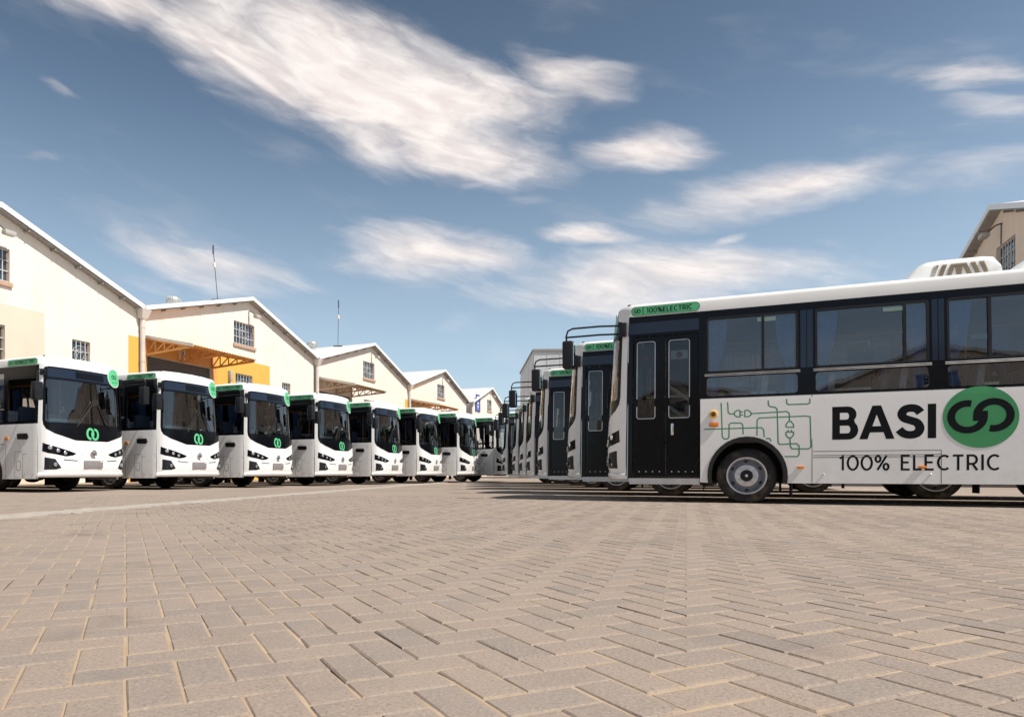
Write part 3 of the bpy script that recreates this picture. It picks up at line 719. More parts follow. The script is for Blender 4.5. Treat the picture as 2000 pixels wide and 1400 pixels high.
warehouse(bpos(46.6), BANG, 'small far cream warehouse with a blue banner on its gable', GW, 'cream', None, None, w=12.9, canopy=False, vent=True)
warehouse((24.92, 33.08, 0), BANG + PI, 'shaded cream gable rising behind the roof of the nearest bus', None, 'bounce_cream', None, None, canopy=False, vent=False, flip=True)
warehouse((24.92 + .3945 * 15.06, 33.08 + .9189 * 15.06, 0), BANG + PI, 'warehouse beyond the shaded gable, hidden by the nearest bus', None, 'cream', None, None, canopy=False, vent=False)
# warehouse that closes the yard behind the photographer (seen mirrored in the bus windows)
warehouse((9, -25, 0), PI, 'cream warehouse behind the viewpoint, mirrored in bus glass', None, 'cream', None, None, canopy=True, vent=False)
warehouse((-6.1, -25, 0), PI, 'second cream warehouse behind the viewpoint, mirrored in bus glass', None, 'cream', None, None, canopy=False, vent=False)
def local_to_world(a0, x, y, z):
    p = B0 + DIR * (a0 + x); o = Vector((-.9189, .3945)) * y; return (p.x + o.x, p.y + o.y, z)
def antenna(loc, h, lean, label):
    r = empty('antenna_mast', loc); tag(r, label, 'antenna', 'antenna masts on the warehouse ridges')
    MB().tube([(0, 0, 0), (lean * .5, 0, h * .5), (lean, 0, h)], .022, 6).build('mast', 'mast', r)
    MB().lathe([(.10, 0), (.10, .22), (.04, .30)], 'z', 10, (lean * .68, 0, h * .60)).build('collar', 'pipe', r)
    MB().lathe([(.05, 0), (.05, h * .16)], 'z', 8, (lean * .93, 0, h * .85)).build('tip', 'mast', r)
    MB().rbox(-.35, .35, -.08, .08, -.03, .05, .01).build('foot', 'mast', r)
antenna(local_to_world(0, 7.2, 1.5, 10.45), 3.15, -.28, 'thin dark antenna mast leaning left above the yellow walled warehouse')
antenna(local_to_world(15.2, 7.2, 2.5, 10.45), 3.6, .05, 'thin upright antenna mast on the roof of the tan canopy warehouse')
def banner():
    r = empty('banner', bpos(46.6), BANG); tag(r, 'tall blue banner with white marks on the far gable', 'banner')
    def cf(u, z, off): return (u, -.07 - off - .02 * math.sin(u * 5), z)
    mb = MB(); sheet(mb, [rect(1.5, 3.2, 7.35, 9.25)], cf, 0, .012, frange(1.6, 3.2, .2)); mb.build('cloth', 'banner', r)
    mk = MB(); 
    for p in (arc(2.35, 8.85, .2, .2, 60, 330, 12), [(2.1, 8.45), (2.5, 8.3), (2.2, 8.15)], [(2.15, 7.95), (2.55, 7.95)], [(2.35, 7.95), (2.35, 7.6)]): ribbon(mk, p, .13, cf, .012)
    mk.build('white_mark', 'vinyl_white', r, smooth=0)
    MB().tube([(1.45, -.09, 9.27), (3.25, -.09, 9.27)], .025, 6).build('rod', 'mast', r)
banner()
def clad_building():
    r = empty('clad_building', (8.1, 52, 0), math.radians(-3)); tag(r, 'flat topped grey metal clad building above the far buses', 'building')
    MB().box(.05, 14, .05, 12, 0, 9.5).build('wall', 'clad', r, smooth=0)
    i = 0
    for k in range(14):
        MB().box(k * 1.0 + .02, k * 1.0 + .98, -.02, .045, .1, 9.42 + .02 * k).build('panel', 'clad', r, smooth=0)
    for k in range(3): MB().box(-.02, .045, .1 + k * 4, 3.9 + k * 4, .1, 9.42).build('panel', 'clad', r, smooth=0)
    MB().box(-.08, 14.1, -.08, 12.1, 9.75, 9.9).build('parapet', 'soffit', r, smooth=0)
    MB().box(.0, 14.0, -.0, 12.0, 9.502, 9.745).build('coping', 'clad', r, smooth=0)
clad_building()
#@@SECTION bus
# ---------------------------------------------------------------- the bus
BL = 8.6
PLAN = [(.50, 1.14), (.42, 1.138), (.34, 1.128), (.26, 1.10), (.19, 1.055), (.14, 1.0), (.10, .92), (.072, .80), (.042, .60), (.018, .40), (.005, .20), (0.0, 0.0)]
_acc = [0.0]; _rev = PLAN[::-1]
for (a, b), (c, d) in zip(_rev[:-1], _rev[1:]): _acc.append(_acc[-1] + math.hypot(c - a, d - b))
def _interp(x, X, Y):
    if x <= X[0]: return Y[0]
    for i in range(len(X) - 1):
        if x <= X[i + 1]: t = (x - X[i]) / (X[i + 1] - X[i]); return Y[i] + (Y[i + 1] - Y[i]) * t
    return Y[-1]
RU = [p[0] for p in _rev]; RY = [p[1] for p in _rev]
def plan_t(t):
    a = abs(t); u, y = _interp(a, _acc, RU), _interp(a, _acc, RY)
    u1, y1 = _interp(max(0, a - .04), _acc, RU), _interp(max(0, a - .04), _acc, RY)
    u2, y2 = _interp(a + .04, _acc, RU), _interp(a + .04, _acc, RY)
    du, dy = u2 - u1, y2 - y1; L = math.hypot(du, dy) or 1
    s = 1 if t >= 0 else -1
    return u, y * s, dy / L, s * du / L        # normal: forward, sideways
def lean(z): return _interp(z, (.3, .42, .60, 1.0, 1.3, 2.0, 2.6, 2.95), (0, -.07, -.10, -.10, -.08, -.04, 0, .05))
def hw(z): return _interp(z, (0, 1.5, 2.9, 3.2), (1.14, 1.14, 1.075, 1.075)) / 1.14
def FM(t, z, off):
    u, y, nf, ns = plan_t(t); w = max(0, 1 - u / .5)
    return (-(u + lean(z) * w) + nf * off, y * hw(z) + ns * off, z)
def y_of_u(u): return _interp(u, RU, RY)
def SM(sg):
    def f(u, z, off):
        w = max(0, 1 - u / .5)
        return (-(u + lean(z) * w), sg * (y_of_u(u) * hw(z) + off), z)
    return f
SLm, SRm = SM(1), SM(-1)
T_END = _interp(.33, RU, _acc)     # where the front shell meets the sides
USTEP = [.38, .42, .46]
ZST = [1.5]
WINS = [(1.485, 2.695, 2.246), (2.92, 4.254, 3.984), (4.46, 5.80, 4.916), (6.0, 7.25, 6.6), (7.42, 8.35, 7.9)]
WHEELS = (2.03, 6.25); WZ = .41; AR = .535
def arch_pts(uc, z0): 
    a0 = math.degrees(math.asin((z0 - WZ) / AR)); return arc(uc, WZ, AR, AR + .04, 180 - a0, a0, 18)
ART = [[(1.446, 1.106), (2.218, 1.112), (2.253, 1.083), (2.261, 0.973)],
    [(1.684, 1.495), (1.699, 0.984), (1.728, 0.955), (1.772, 0.957), (1.791, 0.982), (1.791, 1.166), (1.816, 1.19), (1.954, 1.186), (1.976, 1.161), (1.983, 1.018)],
    [(1.772, 1.503), (1.78, 1.351), (1.802, 1.326), (1.856, 1.324)], [(2.09, 1.321), (2.553, 1.336), (2.584, 1.307), (2.587, 1.191)],
    [(2.166, 0.998), (2.166, 1.219), (2.197, 1.254), (2.791, 1.262), (2.848, 1.252), (2.859, 0.823), (2.832, 0.795), (2.621, 0.798), (2.598, 0.834), (2.594, 0.954)],
    [(2.313, 1.504), (2.317, 1.434), (2.345, 1.412), (2.401, 1.404), (2.428, 1.375), (2.442, 0.891), (2.463, 0.864), (2.676, 0.872), (2.71, 0.84), (2.71, 0.717), (2.69, 0.686), (2.525, 0.688)],
    [(2.549, 1.518), (2.553, 1.456), (2.573, 1.435), (2.818, 1.434), (2.845, 1.451), (2.845, 1.513)], [(2.282, 0.954), (2.331, 0.953), (2.352, 0.912)],
    [(1.94, 1.374), (1.896, 1.375), (1.864, 1.348), (1.864, 1.308), (1.896, 1.28), (1.94, 1.278), (1.94, 1.374)], [(1.94, 1.348), (1.98, 1.35)], [(1.94, 1.304), (1.98, 1.306)],
    [(2.004, 1.371), (2.047, 1.373), (2.086, 1.34), (2.086, 1.3), (2.052, 1.278), (2.004, 1.279), (2.004, 1.371)],
    [(2.543, 1.11), (2.543, 1.146), (2.573, 1.191), (2.608, 1.19), (2.639, 1.143), (2.639, 1.107), (2.543, 1.11)],
    [(2.543, 1.042), (2.639, 1.039), (2.639, 0.996), (2.608, 0.956), (2.573, 0.957), (2.543, 0.998), (2.543, 1.042)],
    [(2.571, 1.072), (2.571, 1.041)], [(2.612, 1.071), (2.612, 1.04)]]
def letters_basi(u0, z0, width, h, fn, off):
    sx = width / 2.96
    def P(pts, x): return [(u0 + (x + a) * sx, z0 + b * h) for a, b in pts]
    ms = [MB() for _ in range(4)]
    B = [(0, 0), (0, 1), (.46, 1)] + arc(.46, .755, .26, .245, 90, -42, 9) + arc(.49, .285, .28, .285, 48, -90, 11)
    sheet(ms[0], [P(B, 0), P([(.23, .605), (.23, .81)] + arc(.43, .7075, .07, .1025, 90, -90, 6), 0), P([(.23, .19), (.23, .42)] + arc(.46, .305, .08, .115, 90, -90, 6), 0)], fn, off, 0)
    sheet(ms[1], [P([(0, 0), (.38, 1), (.63, 1), (1.01, 0), (.77, 0), (.70, .2), (.31, .2), (.24, 0)], .80), P([(.38, .385), (.505, .73), (.63, .385)], .80)], fn, off, 0)
    s = crom([(.655, .75), (.54, .865), (.37, .893), (.21, .85), (.135, .72), (.20, .60), (.38, .53), (.56, .455), (.635, .30), (.56, .155), (.37, .107), (.19, .15), (.055, .27)], 5)
    ribbon(ms[2], P(s, 1.88), .225 * h, fn, off)
    sheet(ms[3], [P(rect(0, .23, 0, 1), 2.73)], fn, off, 0)
    return ms

def make_wheel(parent, u, sg, dual=False):
    y0 = sg * 1.085; d = -sg
    w = empty('wheel', (-u, y0, WZ), 0, parent)
    t = MB(); R = .41
    prof = [(.262, .02), (.285, .0), (.33, -.008), (.372, .004), (.395, .02), (R, .045), (R, .10), (R - .008, .105), (R - .008, .115), (R, .12), (R, .175), (R - .008, .18), (R - .008, .19), (R, .195), (R, .24), (.39, .27), (.30, .285), (.262, .27)]
    t.lathe([(r, d * o) for r, o in prof], 'y', 48, cap=False); t.build('tyre', 'rubber', w)
    rm = MB(); rm.lathe([(r, d * o) for r, o in [(.270, .012), (.262, .006), (.248, .014), (.244, .05), (.228, .085), (.200, .075), (.165, .045), (.158, .040), (.09, .040), (.086, .05)]], 'y', 40, cap=False)
    rim = rm.build('rim', 'dish', w)
    rg = MB(); rg.lathe([(r, d * o) for r, o in [(.276, .012), (.274, .002), (.266, .0), (.256, .006), (.252, .014)]], 'y', 40, cap=False); rg.build('rim_ring', 'steel', w)
    cp = MB(); cp.lathe([(r, d * o) for r, o in [(.160, .046), (.158, .034), (.150, .030), (.085, .030)]], 'y', 36, cap=False); cp.build('hub_plate', 'plate_steel', w)
    hb = MB(); hb.lathe([(r, d * o) for r, o in [(.086, .06), (.086, .018), (.074, .006), (.05, .004), (.045, .012), (.0, .012)]], 'y', 24); hb.build('hub_cap', 'plastic', w)
    nt = MB()
    for k in range(8):
        a = 2 * PI * k / 8 + .2; nt.lathe([(.017, d * .034), (.017, d * .008), (.009, d * -.004), (0, d * -.004)], 'y', 6, (.122 * math.cos(a), 0, .122 * math.sin(a)))
    nt.build('wheel_nuts', 'nut', w)
    em = MB(); em.lathe([(.022, d * .014), (.020, d * .008), (0, d * .008)], 'y', 12); em.build('hub_emblem', 'nut', w)
    ho = MB()
    for k in range(6):
        a = 2 * PI * k / 6 + .5; c = (.212 * math.cos(a), 0, .212 * math.sin(a)); pts = []
        e1 = Vector((-math.sin(a), 0, math.cos(a))); e2 = Vector((math.cos(a), 0, math.sin(a)))
        vv = [(0, 0, 0)]; q = []
        for j in range(12):
            b = 2 * PI * j / 12; p = Vector(c) + e1 * (.027 * math.cos(b)) + e2 * (.017 * math.sin(b)); rr = math.hypot(p.x, p.z)
            q.append((p.x, d * (_interp(rr, (.165, .200, .228, .244), (.045, .075, .085, .05)) - .004), p.z))
        ho.add(q, [tuple(range(12))])
    ho.build('hand_holes', 'dark', w, smooth=0, recalc=False)
    return w

def make_bus():
    R = empty('bus')
    # ---- sides
    for sg, fn in ((1, SLm), (-1, SRm)):
        left = sg > 0
        us = USTEP; off = 0
        lo = .31; start = 1.395 if left else .345
        poly = [(start, lo)] + arch_pts(WHEELS[0], lo) + arch_pts(WHEELS[1], lo) + [(BL, lo), (BL, 1.565), (start, 1.565)]
        mb = MB(); sheet(mb, [poly], fn, 0, .035, us, ZST); mb.build('side_panel', 'white', R)
        ops = []
        if left: band = [(.335, .375), (1.385, .375), (1.385, 1.572), (BL, 1.572), (BL, 2.90), (.335, 2.90)]; ops.append(rect(.415, 1.375, .39, 2.585))
        else: band = [(.345, 1.572), (BL, 1.572), (BL, 2.90), (.345, 2.90)]; ops.append(rrect(.42, 1.36, 1.63, 2.60, .06, 3))
        for a, b, m_ in WINS:
            ops.append(rrect(a, b, 1.955, 2.79, .04, 3)); ops.append(rrect(a, b, 1.60, 1.885, .05, 3))
        mb = MB(); sheet(mb, [band] + ops, fn, .002, .034, us, [2.0, 2.4]); mb.build('window_band', 'black', R)
        for a, b, m_ in WINS:
            wf = MB(); sheet(wf, [rrect(a - .004, b + .004, 1.951, 2.794, .044, 3), rrect(a + .022, b - .022, 1.977, 2.765, .03, 3)], fn, .004, .03)
            sheet(wf, [rect(m_ - .018, m_ + .018, 1.975, 2.767)], fn, .003, .028)
            wo = wf.build('side_window', 'plastic', R, smooth=0)
            p = MB(); sheet(p, [rect(a + .015, m_ - .005, 1.97, 2.77)], fn, -.022, 0); p.build('pane', 'glass', wo, smooth=0)
            p = MB(); sheet(p, [rect(m_ + .005, b - .015, 1.97, 2.77)], fn, -.012, 0); p.build('pane', 'glass', wo, smooth=0)
            p = MB(); sheet(p, [rrect(a - .01, b + .01, 1.59, 1.895, .04, 3)], fn, -.010, 0); p.build('lower_pane', 'glass', wo, smooth=0)
            rl = MB()
            for z in (1.905, 1.928): rl.tube([fn(a - .03, z, .008), fn(b + .03, z, .008)], .0055, 6)
            rl.build('window_rail', 'alu', wo)
            st = MB()
            q0 = b - .52
            sheet(st, [rect(q0, q0 + .24, 2.675, 2.735)], fn, -.008, 0)
            so_ = st.build('window_sticker', 'sticker', wo, smooth=0)
            # curtains drawn to both edges
            for e, dr in ((a + .02, 1), (b - .02, -1)):
                c = MB(); n = 20; v = []; f = []
                for j, (z, wd) in enumerate(((2.76, .27), (2.5, .25), (2.25, .19), (2.05, .12), (1.95, .085), (1.80, .10), (1.62, .12))):
                    for i in range(n + 1):
                        q = i / n; uu = e + dr * (q * wd + (.0 if z > 2.3 else .02)); v.append((-uu, sg * (1.07 * hw(z) - .01 + .014 * math.sin(i * 2.1 + j * .3)), z))
                for j in range(6):
                    for i in range(n): f.append((j * (n + 1) + i, j * (n + 1) + i + 1, (j + 1) * (n + 1) + i + 1, (j + 1) * (n + 1) + i))
                c.add(v, f).build('curtain', 'curtain', R, smooth=60, recalc=False)
        for i in range(len(WINS) - 1):
            a = WINS[i][1] + .035; b = WINS[i + 1][0] - .035; md = (a + b) / 2
            for p0, p1 in ((a, md - .005), (md + .005, b)):
                pl = MB(); sheet(pl, [rect(p0, p1, 1.96, 2.79)], fn, .006, .003); pl.build('pillar_cover', 'navy', R, smooth=0)
        # panel gaps
        sm = MB(); sw_ = .008
        def line(p): ribbon(sm, p, sw_, fn, .0015)
        line([(2.872, .985), (2.872, 1.565)]) if False else None
        line([(2.872, lo), (2.872, 1.565)]); line([(5.42, lo), (5.42, 1.565)]); line([(7.4, lo), (7.4, 1.565)])
        if left: line([(2.885, .757), (4.384, .757)]); line([(2.885, .700), (4.384, .700)]); line([(2.885, .672), (4.384, .672)]); line([(4.384, lo), (4.384, .757)])
        else:
            line([(.36, .93), (.98, .93)]); line([(.36, .87), (.80, .87)]); line([(.80, .34), (.80, .90)]); line([(1.06, .34), (1.06, .93), (.80, .93)]); line([(.36, .34), (1.06, .34)])
            ribbon(sm, rrect(.87, 1.01, .50, .72, .06), .010, fn, .0015, True); line([(1.38, lo + .02), (1.38, 1.56)])
            line([(2.885, .757), (4.384, .757)]); line([(4.384, lo), (4.384, .757)])
        sm.build('panel_gap', 'seam', R, smooth=0, recalc=False)
        # wheel arches with liners
        for uc in WHEELS:
            ar = MB(); a0 = -12; n = 20
            P0 = arc(uc, WZ, AR - .055, AR - .02, 180 - a0, a0, n); P1 = arc(uc, WZ, AR + .002, AR + .042, 180 - a0, a0, n)
            sheet(ar, [P1 + P0[::-1]], fn, .010, .03); 
            v = [fn(q, z, .0) for q, z in P0] + [(-q, sg * .62, z) for q, z in P0]; f = [(i, i + 1, n + 2 + i, n + 1 + i) for i in range(n)]
            ar.add(v, f); k = len(P0)
            ar.add([(-q, sg * .62, z) for q, z in P0], [tuple(range(k))])
            ar.build('wheel_arch', 'chassis', R)
            mf = MB(); mf.box(-(uc + .60), -(uc + .585), min(sg * .78, sg * 1.10), max(sg * .78, sg * 1.10), .11, .42); mf.build('mud_flap', 'chassis', R, smooth=0)
            make_wheel(R, uc, sg)
        # amber lights
        def lens(u, z, w, h, m_='orange_lens', nm='marker_light', r=.012):
            l_ = MB(); q = fn(u, z, 0); l_.rbox(q[0] - w / 2, q[0] + w / 2, min(q[1], q[1] + sg * .028), max(q[1], q[1] + sg * .028), z - h / 2, z + h / 2, r); return l_.build(nm, m_, R)
        for uu in (2.727, 4.174, 5.7, 7.2): lens(uu, .53, .095, .036)
        if left:
            l_ = MB(); q = fn(1.577, 1.328, 0); l_.lathe([(.058, 0), (.058, .016), (.048, .028), (.036, .028)], 'y', 24, q); lo_ = l_.build('indicator_light', 'yellow_lens', R)
            l_ = MB(); l_.lathe([(.036, .02), (.034, .034), (.018, .040), (0, .042)], 'y', 20, q); l_.build('lens', 'brown_lens', lo_)
            lens(1.585, 1.174, .125, .066, nm='turn_signal', r=.02)
        else:
            lens(1.33, 1.24, .13, .07, nm='turn_signal', r=.02)
            sc = MB(); sheet(sc, [[(.60, 1.255), (.66, 1.205), (.96, 1.215), (.98, 1.34), (.64, 1.345)]], fn, .014, .02); sc.build('air_scoop', 'plastic', R, smooth=0)
        # latches
        lt = MB()
        for uu in ((3.014, 4.265) if left else (.45, .72, 3.014, 4.265)): q = fn(uu, .43, 0); lt.lathe([(.014, 0), (.014, sg * .012), (.006, sg * .018), (0, sg * .018)], 'y', 10, q)
        lt.build('latches', 'chrome', R)
        # graphics
        g = MB()
        for pl_ in ART: ribbon(g, pl_, .017, fn, .0009)
        g.build('circuit_graphic', 'green_line', R, smooth=0, recalc=False)
        def tx(c): return (lambda u, z, o: fn(u, z, o)) if left else (lambda u, z, o: fn(c - u, z, o))
        if left: f1 = tx(0); u1, u2, cu = 3.121, 3.214, 4.805
        else: f1 = tx(8.0); u1, u2, cu = 3.121, 3.214, 4.805
        le = empty('lettering', (0, 0, 0), 0, R)
        for t_ in letters_basi(u1, .918, 1.207, .462, f1, .0009): t_.build('letter', 'vinyl', le, smooth=0, recalc=False)
        sl2 = empty('slogan', (0, 0, 0), 0, R)
        for t_ in text_strokes(None, '100% ELECTRIC', u2, .488, 1.80, .205, .135, f1, .0009): t_.build('letter', 'vinyl', sl2, smooth=0, recalc=False)
        dsc = MB(); sheet(dsc, [arc(cu, 1.185, .405, .405, 0, 360, 48)[:-1]], f1, .0034, 0, (), [1.5]); do = dsc.build('logo_disc', 'green', R)
        lg = MB(); add_logo(lg, cu, 1.20, .405, f1, .0042); lg.build('logo', 'vinyl', do, smooth=0, recalc=False)
        # roof-edge badge
        f2 = tx(0) if left else tx(1.76)
        cap = rrect(.372, 1.385, 2.918, 3.052, .066, 6)
        pb = MB(); sheet(pb, [cap], f2, .007, .006, [.42, .46, .5]); po = pb.build('roof_badge', 'green_bright', R)
        pt = MB(); text_strokes(pt, '100%ELECTRIC', .62, 2.948, .66, .076, .17, f2, .0095); add_logo(pt, .475, 2.985, .058, f2, .0095); ribbon(pt, [(.562, 2.93), (.562, 3.04)], .010, f2, .0095)
        ribbon(pt, cap, .006, f2, .0095, True)
        pt.build('badge_lettering', 'vinyl', po, smooth=0, recalc=False)
    # ---- door side
    dp = MB(); sheet(dp, [rect(.345, 1.375, 2.625, 2.80)], SLm, .006, .004, USTEP); dp.build('door_header', 'navy', R)
    sl_ = MB(); sheet(sl_, [rect(.36, 1.385, .275, .368)], SLm, .004, .06, USTEP); sl_.build('door_sill', 'alu', R)
    for k, (a, b, pa, pb_) in enumerate(((.425, .885, .480, .735), (.905, 1.368, .950, 1.235))):
        lf = MB(); sheet(lf, [rect(a, b, .40, 2.575), rrect(pa, pb_, 1.30, 2.49, .03, 3)], SLm, -.03, .03, USTEP, ZST); leaf = lf.build('door_leaf', 'black', R)
        p = MB(); sheet(p, [rect(pa - .01, pb_ + .01, 1.29, 2.50)], SLm, -.045, 0, USTEP, ZST); p.build('pane', 'door_glass', leaf, smooth=0)
        e = MB(); ribbon(e, rrect(pa - .006, pb_ + .006, 1.294, 2.496, .035, 4), .012, SLm, -.024, True); e.build('pane_edge', 'alu', leaf, smooth=0, recalc=False)
        lp = MB(); sheet(lp, [rrect(a + .06, b - .06, .60, 1.04, .03, 3)], SLm, -.022, .01, USTEP); lp.build('kick_panel', 'black', leaf)
        bo = MB()
        for i in range(4): q = SLm(a + .08 + i * .10, .47, -.03); bo.lathe([(.010, 0), (.010, .008), (0, .011)], 'y', 8, q)
        bo.build('bolts', 'alu', leaf)
        nt = MB(); sheet(nt, [rect(pa + .02, pb_ - .02, 2.20, 2.34) if k else rect(pa + .015, pb_ - .015, 2.08, 2.42)], SLm, -.05, 0, USTEP); no = nt.build('paper_notice', 'trim' if k == 0 else 'vinyl_white', leaf, smooth=0)
        rd = MB(); sheet(rd, [arc((pa + pb_) / 2, 2.25 if k == 0 else 2.27, .045, .05, 0, 360, 14)[:-1]], SLm, -.048, 0, USTEP); rd.build('red_mark', 'red', no, smooth=0)
        if k == 1:
            gb = MB()
            for zz in (1.80, 1.48): gb.beam(SLm(pa - .02, zz, -.07), SLm(pb_ + .02, zz - .25, -.07), .02, .05)
            gb.build('grab_bar', 'vinyl_white', leaf, smooth=0)
            h = MB(); q = SLm(.995, 1.12, -.03); h.rbox(q[0] - .02, q[0] + .02, q[1], q[1] + .025, 1.03, 1.21, .008); h.build('handle', 'chrome', leaf)
    dt = MB(); sheet(dt, [rect(.336, .348, .38, 2.60)], SLm, .012, .02); dt.build('door_trim', 'alu', R, smooth=0)
    dt = MB(); sheet(dt, [rect(.890, .902, .42, 2.56)], SLm, -.012, .02); dt.build('door_trim', 'rubber', R, smooth=0)
    # ---- front
    TC = frange(-1.3, 1.31, .06); ZC = [.42, .6, 1.0, 1.3, 1.65, 2.0, 2.3, 2.6, 2.8]
    WR = 1.155
    blk0 = [(-1.0, 2.80), (-.97, 2.85), (-.9, 2.87), (.9, 2.87), (.97, 2.85), (1.0, 2.80), (1.005, 1.66), (.99, 1.54), (.94, 1.44), (.80, 1.34), (.48, 1.205), (.42, 1.195), (-.42, 1.195), (-.48, 1.205), (-.80, 1.34), (-.94, 1.44), (-.99, 1.54), (-1.005, 1.66)]
    blk = [(a * WR if abs(a) > .5 else a, b) for a, b in blk0]
    T = T_END + .006
    mb = MB(); sheet(mb, [[(-T, .36), (T, .36), (T, 2.93), (-T, 2.93)], blk], FM, 0, .035, TC, ZC); mb.build('front_panel', 'white', R)
    pl_ = rrect(-1.105, -.022, 1.60, 2.575, .05, 4); pr_ = rrect(.022, 1.105, 1.60, 2.575, .05, 4)
    mb = MB(); sheet(mb, [blk, pl_, pr_], FM, .001, .034, TC, ZC); ws = mb.build('windscreen', 'black', R)
    for p in (pl_, pr_): q = MB(); sheet(q, [p], FM, -.006, 0, TC, ZC); q.build('pane', 'screen', ws)
    q = MB(); sheet(q, [rrect(-1.07, 1.07, 2.625, 2.835, .03, 3)], FM, .004, .003, TC, ZC); q.build('destination_display', 'navy', ws)
    q = MB(); sheet(q, [rrect(-.40, .42, 2.65, 2.81, .01, 2)], FM, .006, .002, TC, ZC); q.build('display_screen', 'black', ws)
    lip = MB()
    for zz, o in ((.345, .02),):
        v = []; f = []; prof = [(.0, .455), (.022, .44), (.03, .40), (.028, .36), (.0, .345), (-.06, .345)]
        ts = frange(-T + .01, T, .06) + [T - .01]
        for t in ts:
            for o_, z in prof: v.append(FM(t, z, o_))
        n = len(prof)
        for i in range(len(ts) - 1):
            for j in range(n - 1): f.append((i * n + j, i * n + j + 1, (i + 1) * n + j + 1, (i + 1) * n + j))
        lip.add(v, f)
    lip.build('bumper', 'white', R, smooth=50)
    for s in (-1, 1):
        def mir(p): return [(s * (.44 + (a - .44) * 1.34 if a > .44 else a), b) for a, b in p]
        hl = MB(); sheet(hl, [mir([(.975, 1.13), (.93, 1.10), (.55, .945), (.44, .895), (.50, .85), (.62, .825), (.90, .895), (.985, .94)])], FM, .004, .012, TC, ZC); ho = hl.build('headlight', 'black', R)
        for t, z, r in ((1.02, 1.02, .046), (.86, .955, .042), (.70, .90, .040)):
            l_ = MB(); c = Vector(FM(s * t, z, .006)); u, y, nf, ns = plan_t(s * t); n = Vector((nf, ns, 0)); a = n.cross(Vector((0, 0, 1)))
            v = []; f = []
            for rr, o in ((1, 0), (.75, .006), (0.01, .014)):
                for k in range(12): an = 2 * PI * k / 12; v.append(c + (a * math.cos(an) + Vector((0, 0, 1)) * math.sin(an)) * r * rr + n * o)
            for i in range(2):
                for k in range(12): f.append((i * 12 + k, i * 12 + (k + 1) % 12, (i + 1) * 12 + (k + 1) % 12, (i + 1) * 12 + k))
            l_.add(v, f).build('lamp', 'lamp', ho)
        fg = MB(); sheet(fg, [mir([(.95, .80), (.80, .765), (.70, .56), (.78, .525), (.955, .52)])], FM, .003, .012, TC, ZC); fo = fg.build('fog_light', 'plastic', R)
        l_ = MB(); c = FM(s * .92, .64, .006); l_.lathe([(.045, 0), (.045, .008), (.02, .018), (0, .018)], 'x', 14, c); l_.build('lamp', 'lamp', fo)
        gr = MB(); sheet(gr, [mir([(.66, .76), (.42, .735), (.42, .715), (.66, .735)])], FM, .002, .004, TC, ZC); gr.build('grille_slot', 'seam', R, smooth=0)
        sg_ = MB(); ribbon(sg_, mir([(.44, .42), (.44, .72), (.30, .865), (.0, .87)]), .006, FM, .002); ribbon(sg_, mir([(.62, 1.27), (.56, .96)]), .006, FM, .002); sg_.build('panel_gap', 'seam', R, smooth=0, recalc=False)
    bd = MB(); c = FM(0, .895, .002); bd.lathe([(.095, 0), (.095, .012), (.085, .018), (.078, .012), (.0, .012)], 'x', 28, c); bo = bd.build('badge', 'chrome', R)
    bi = MB(); bi.lathe([(.076, 0), (.076, .0135), (0, .0135)], 'x', 24, c); bi.build('badge_face', 'plate', bo)
    bx = MB()
    for p in ([(-.05, .93), (0, .86), (.05, .93)], [(-.05, .89), (.05, .89)]): ribbon(bx, p, .014, lambda t, z, o: (c[0] + .0165, t, z), 0)
    bx.build('badge_mark', 'chrome', bo, smooth=0, recalc=False)
    pn = MB(); q = FM(0, .65, 0); pn.rbox(q[0], q[0] + .018, -.26, .26, .565, .735, .006); pno = pn.build('number_plate', 'plate', R)
    ps = MB(); ps.box(q[0] + .018, q[0] + .020, .19, .235, .70, .725); ps.build('plate_sticker', 'vinyl_white', pno, smooth=0)
    gl_ = MB()
    for st in logo_strokes(): ribbon(gl_, [(-x * .19, 1.365 + y * .27) for x, y in st], .052, FM, .004)
    gl_.build('front_logo', 'green_bright', R, smooth=0, recalc=False)
    ds = MB(); sheet(ds, [arc(.80, 2.80, .225, .235, 0, 360, 32)[:-1]], FM, .008, .002, TC, ZC); do = ds.build('round_sticker', 'vinyl_white', R)
    d2 = MB(); sheet(d2, [arc(.80, 2.80, .205, .215, 0, 360, 32)[:-1]], FM, .0105, .001, TC, ZC); d2.build('sticker_face', 'green_bright', do)
    d3 = MB()
    for st in logo_strokes(): ribbon(d3, [(.80 - x * .10, 2.82 + y * .10) for x, y in st], .022, FM, .0125)
    ribbon(d3, [(.88, 2.69), (.72, 2.69)], .02, FM, .0125); d3.build('sticker_mark', 'vinyl', do, smooth=0, recalc=False)
    for (t0, z0, t1, z1) in ((-.42, 1.53, .0, 2.08), (.50, 1.53, .22, 2.0)):
        wp = MB(); wp.tube([FM(t0, z0, .03), FM(t0 + (t1 - t0) * .5, z0 + (z1 - z0) * .5, .05), FM(t1, z1, .03)], .009, 6); wo = wp.build('wiper', 'plastic', R)
        b = MB(); b.beam(FM(t0 + (t1 - t0) * .15 - .05, z0 + (z1 - z0) * .15, .015), FM(t1 - .03, z1 + .06, .015), .014, .03); b.build('wiper_blade', 'rubber', wo, smooth=0)
    # ---- roof
    D = [0, .02, .06, .14, .3, .6, 1.2, 2.5, 4, 6, 8, BL - .1, BL]; rise = [0, .6, .85, .96, 1, 1, 1, 1, 1, 1, 1, .9, 0]; fade = [1, 1, 1, .95, .85, .55, .1, 0, 0, 0, 0, 0, 0]
    prof = [(1, 0), (1, .14), (.985, .182), (.94, .208), (.82, .224), (.45, .236), (0, .24)]
    prof = prof + [(-a, b) for a, b in prof[-2::-1]]
    v = []; f = []; n = len(prof)
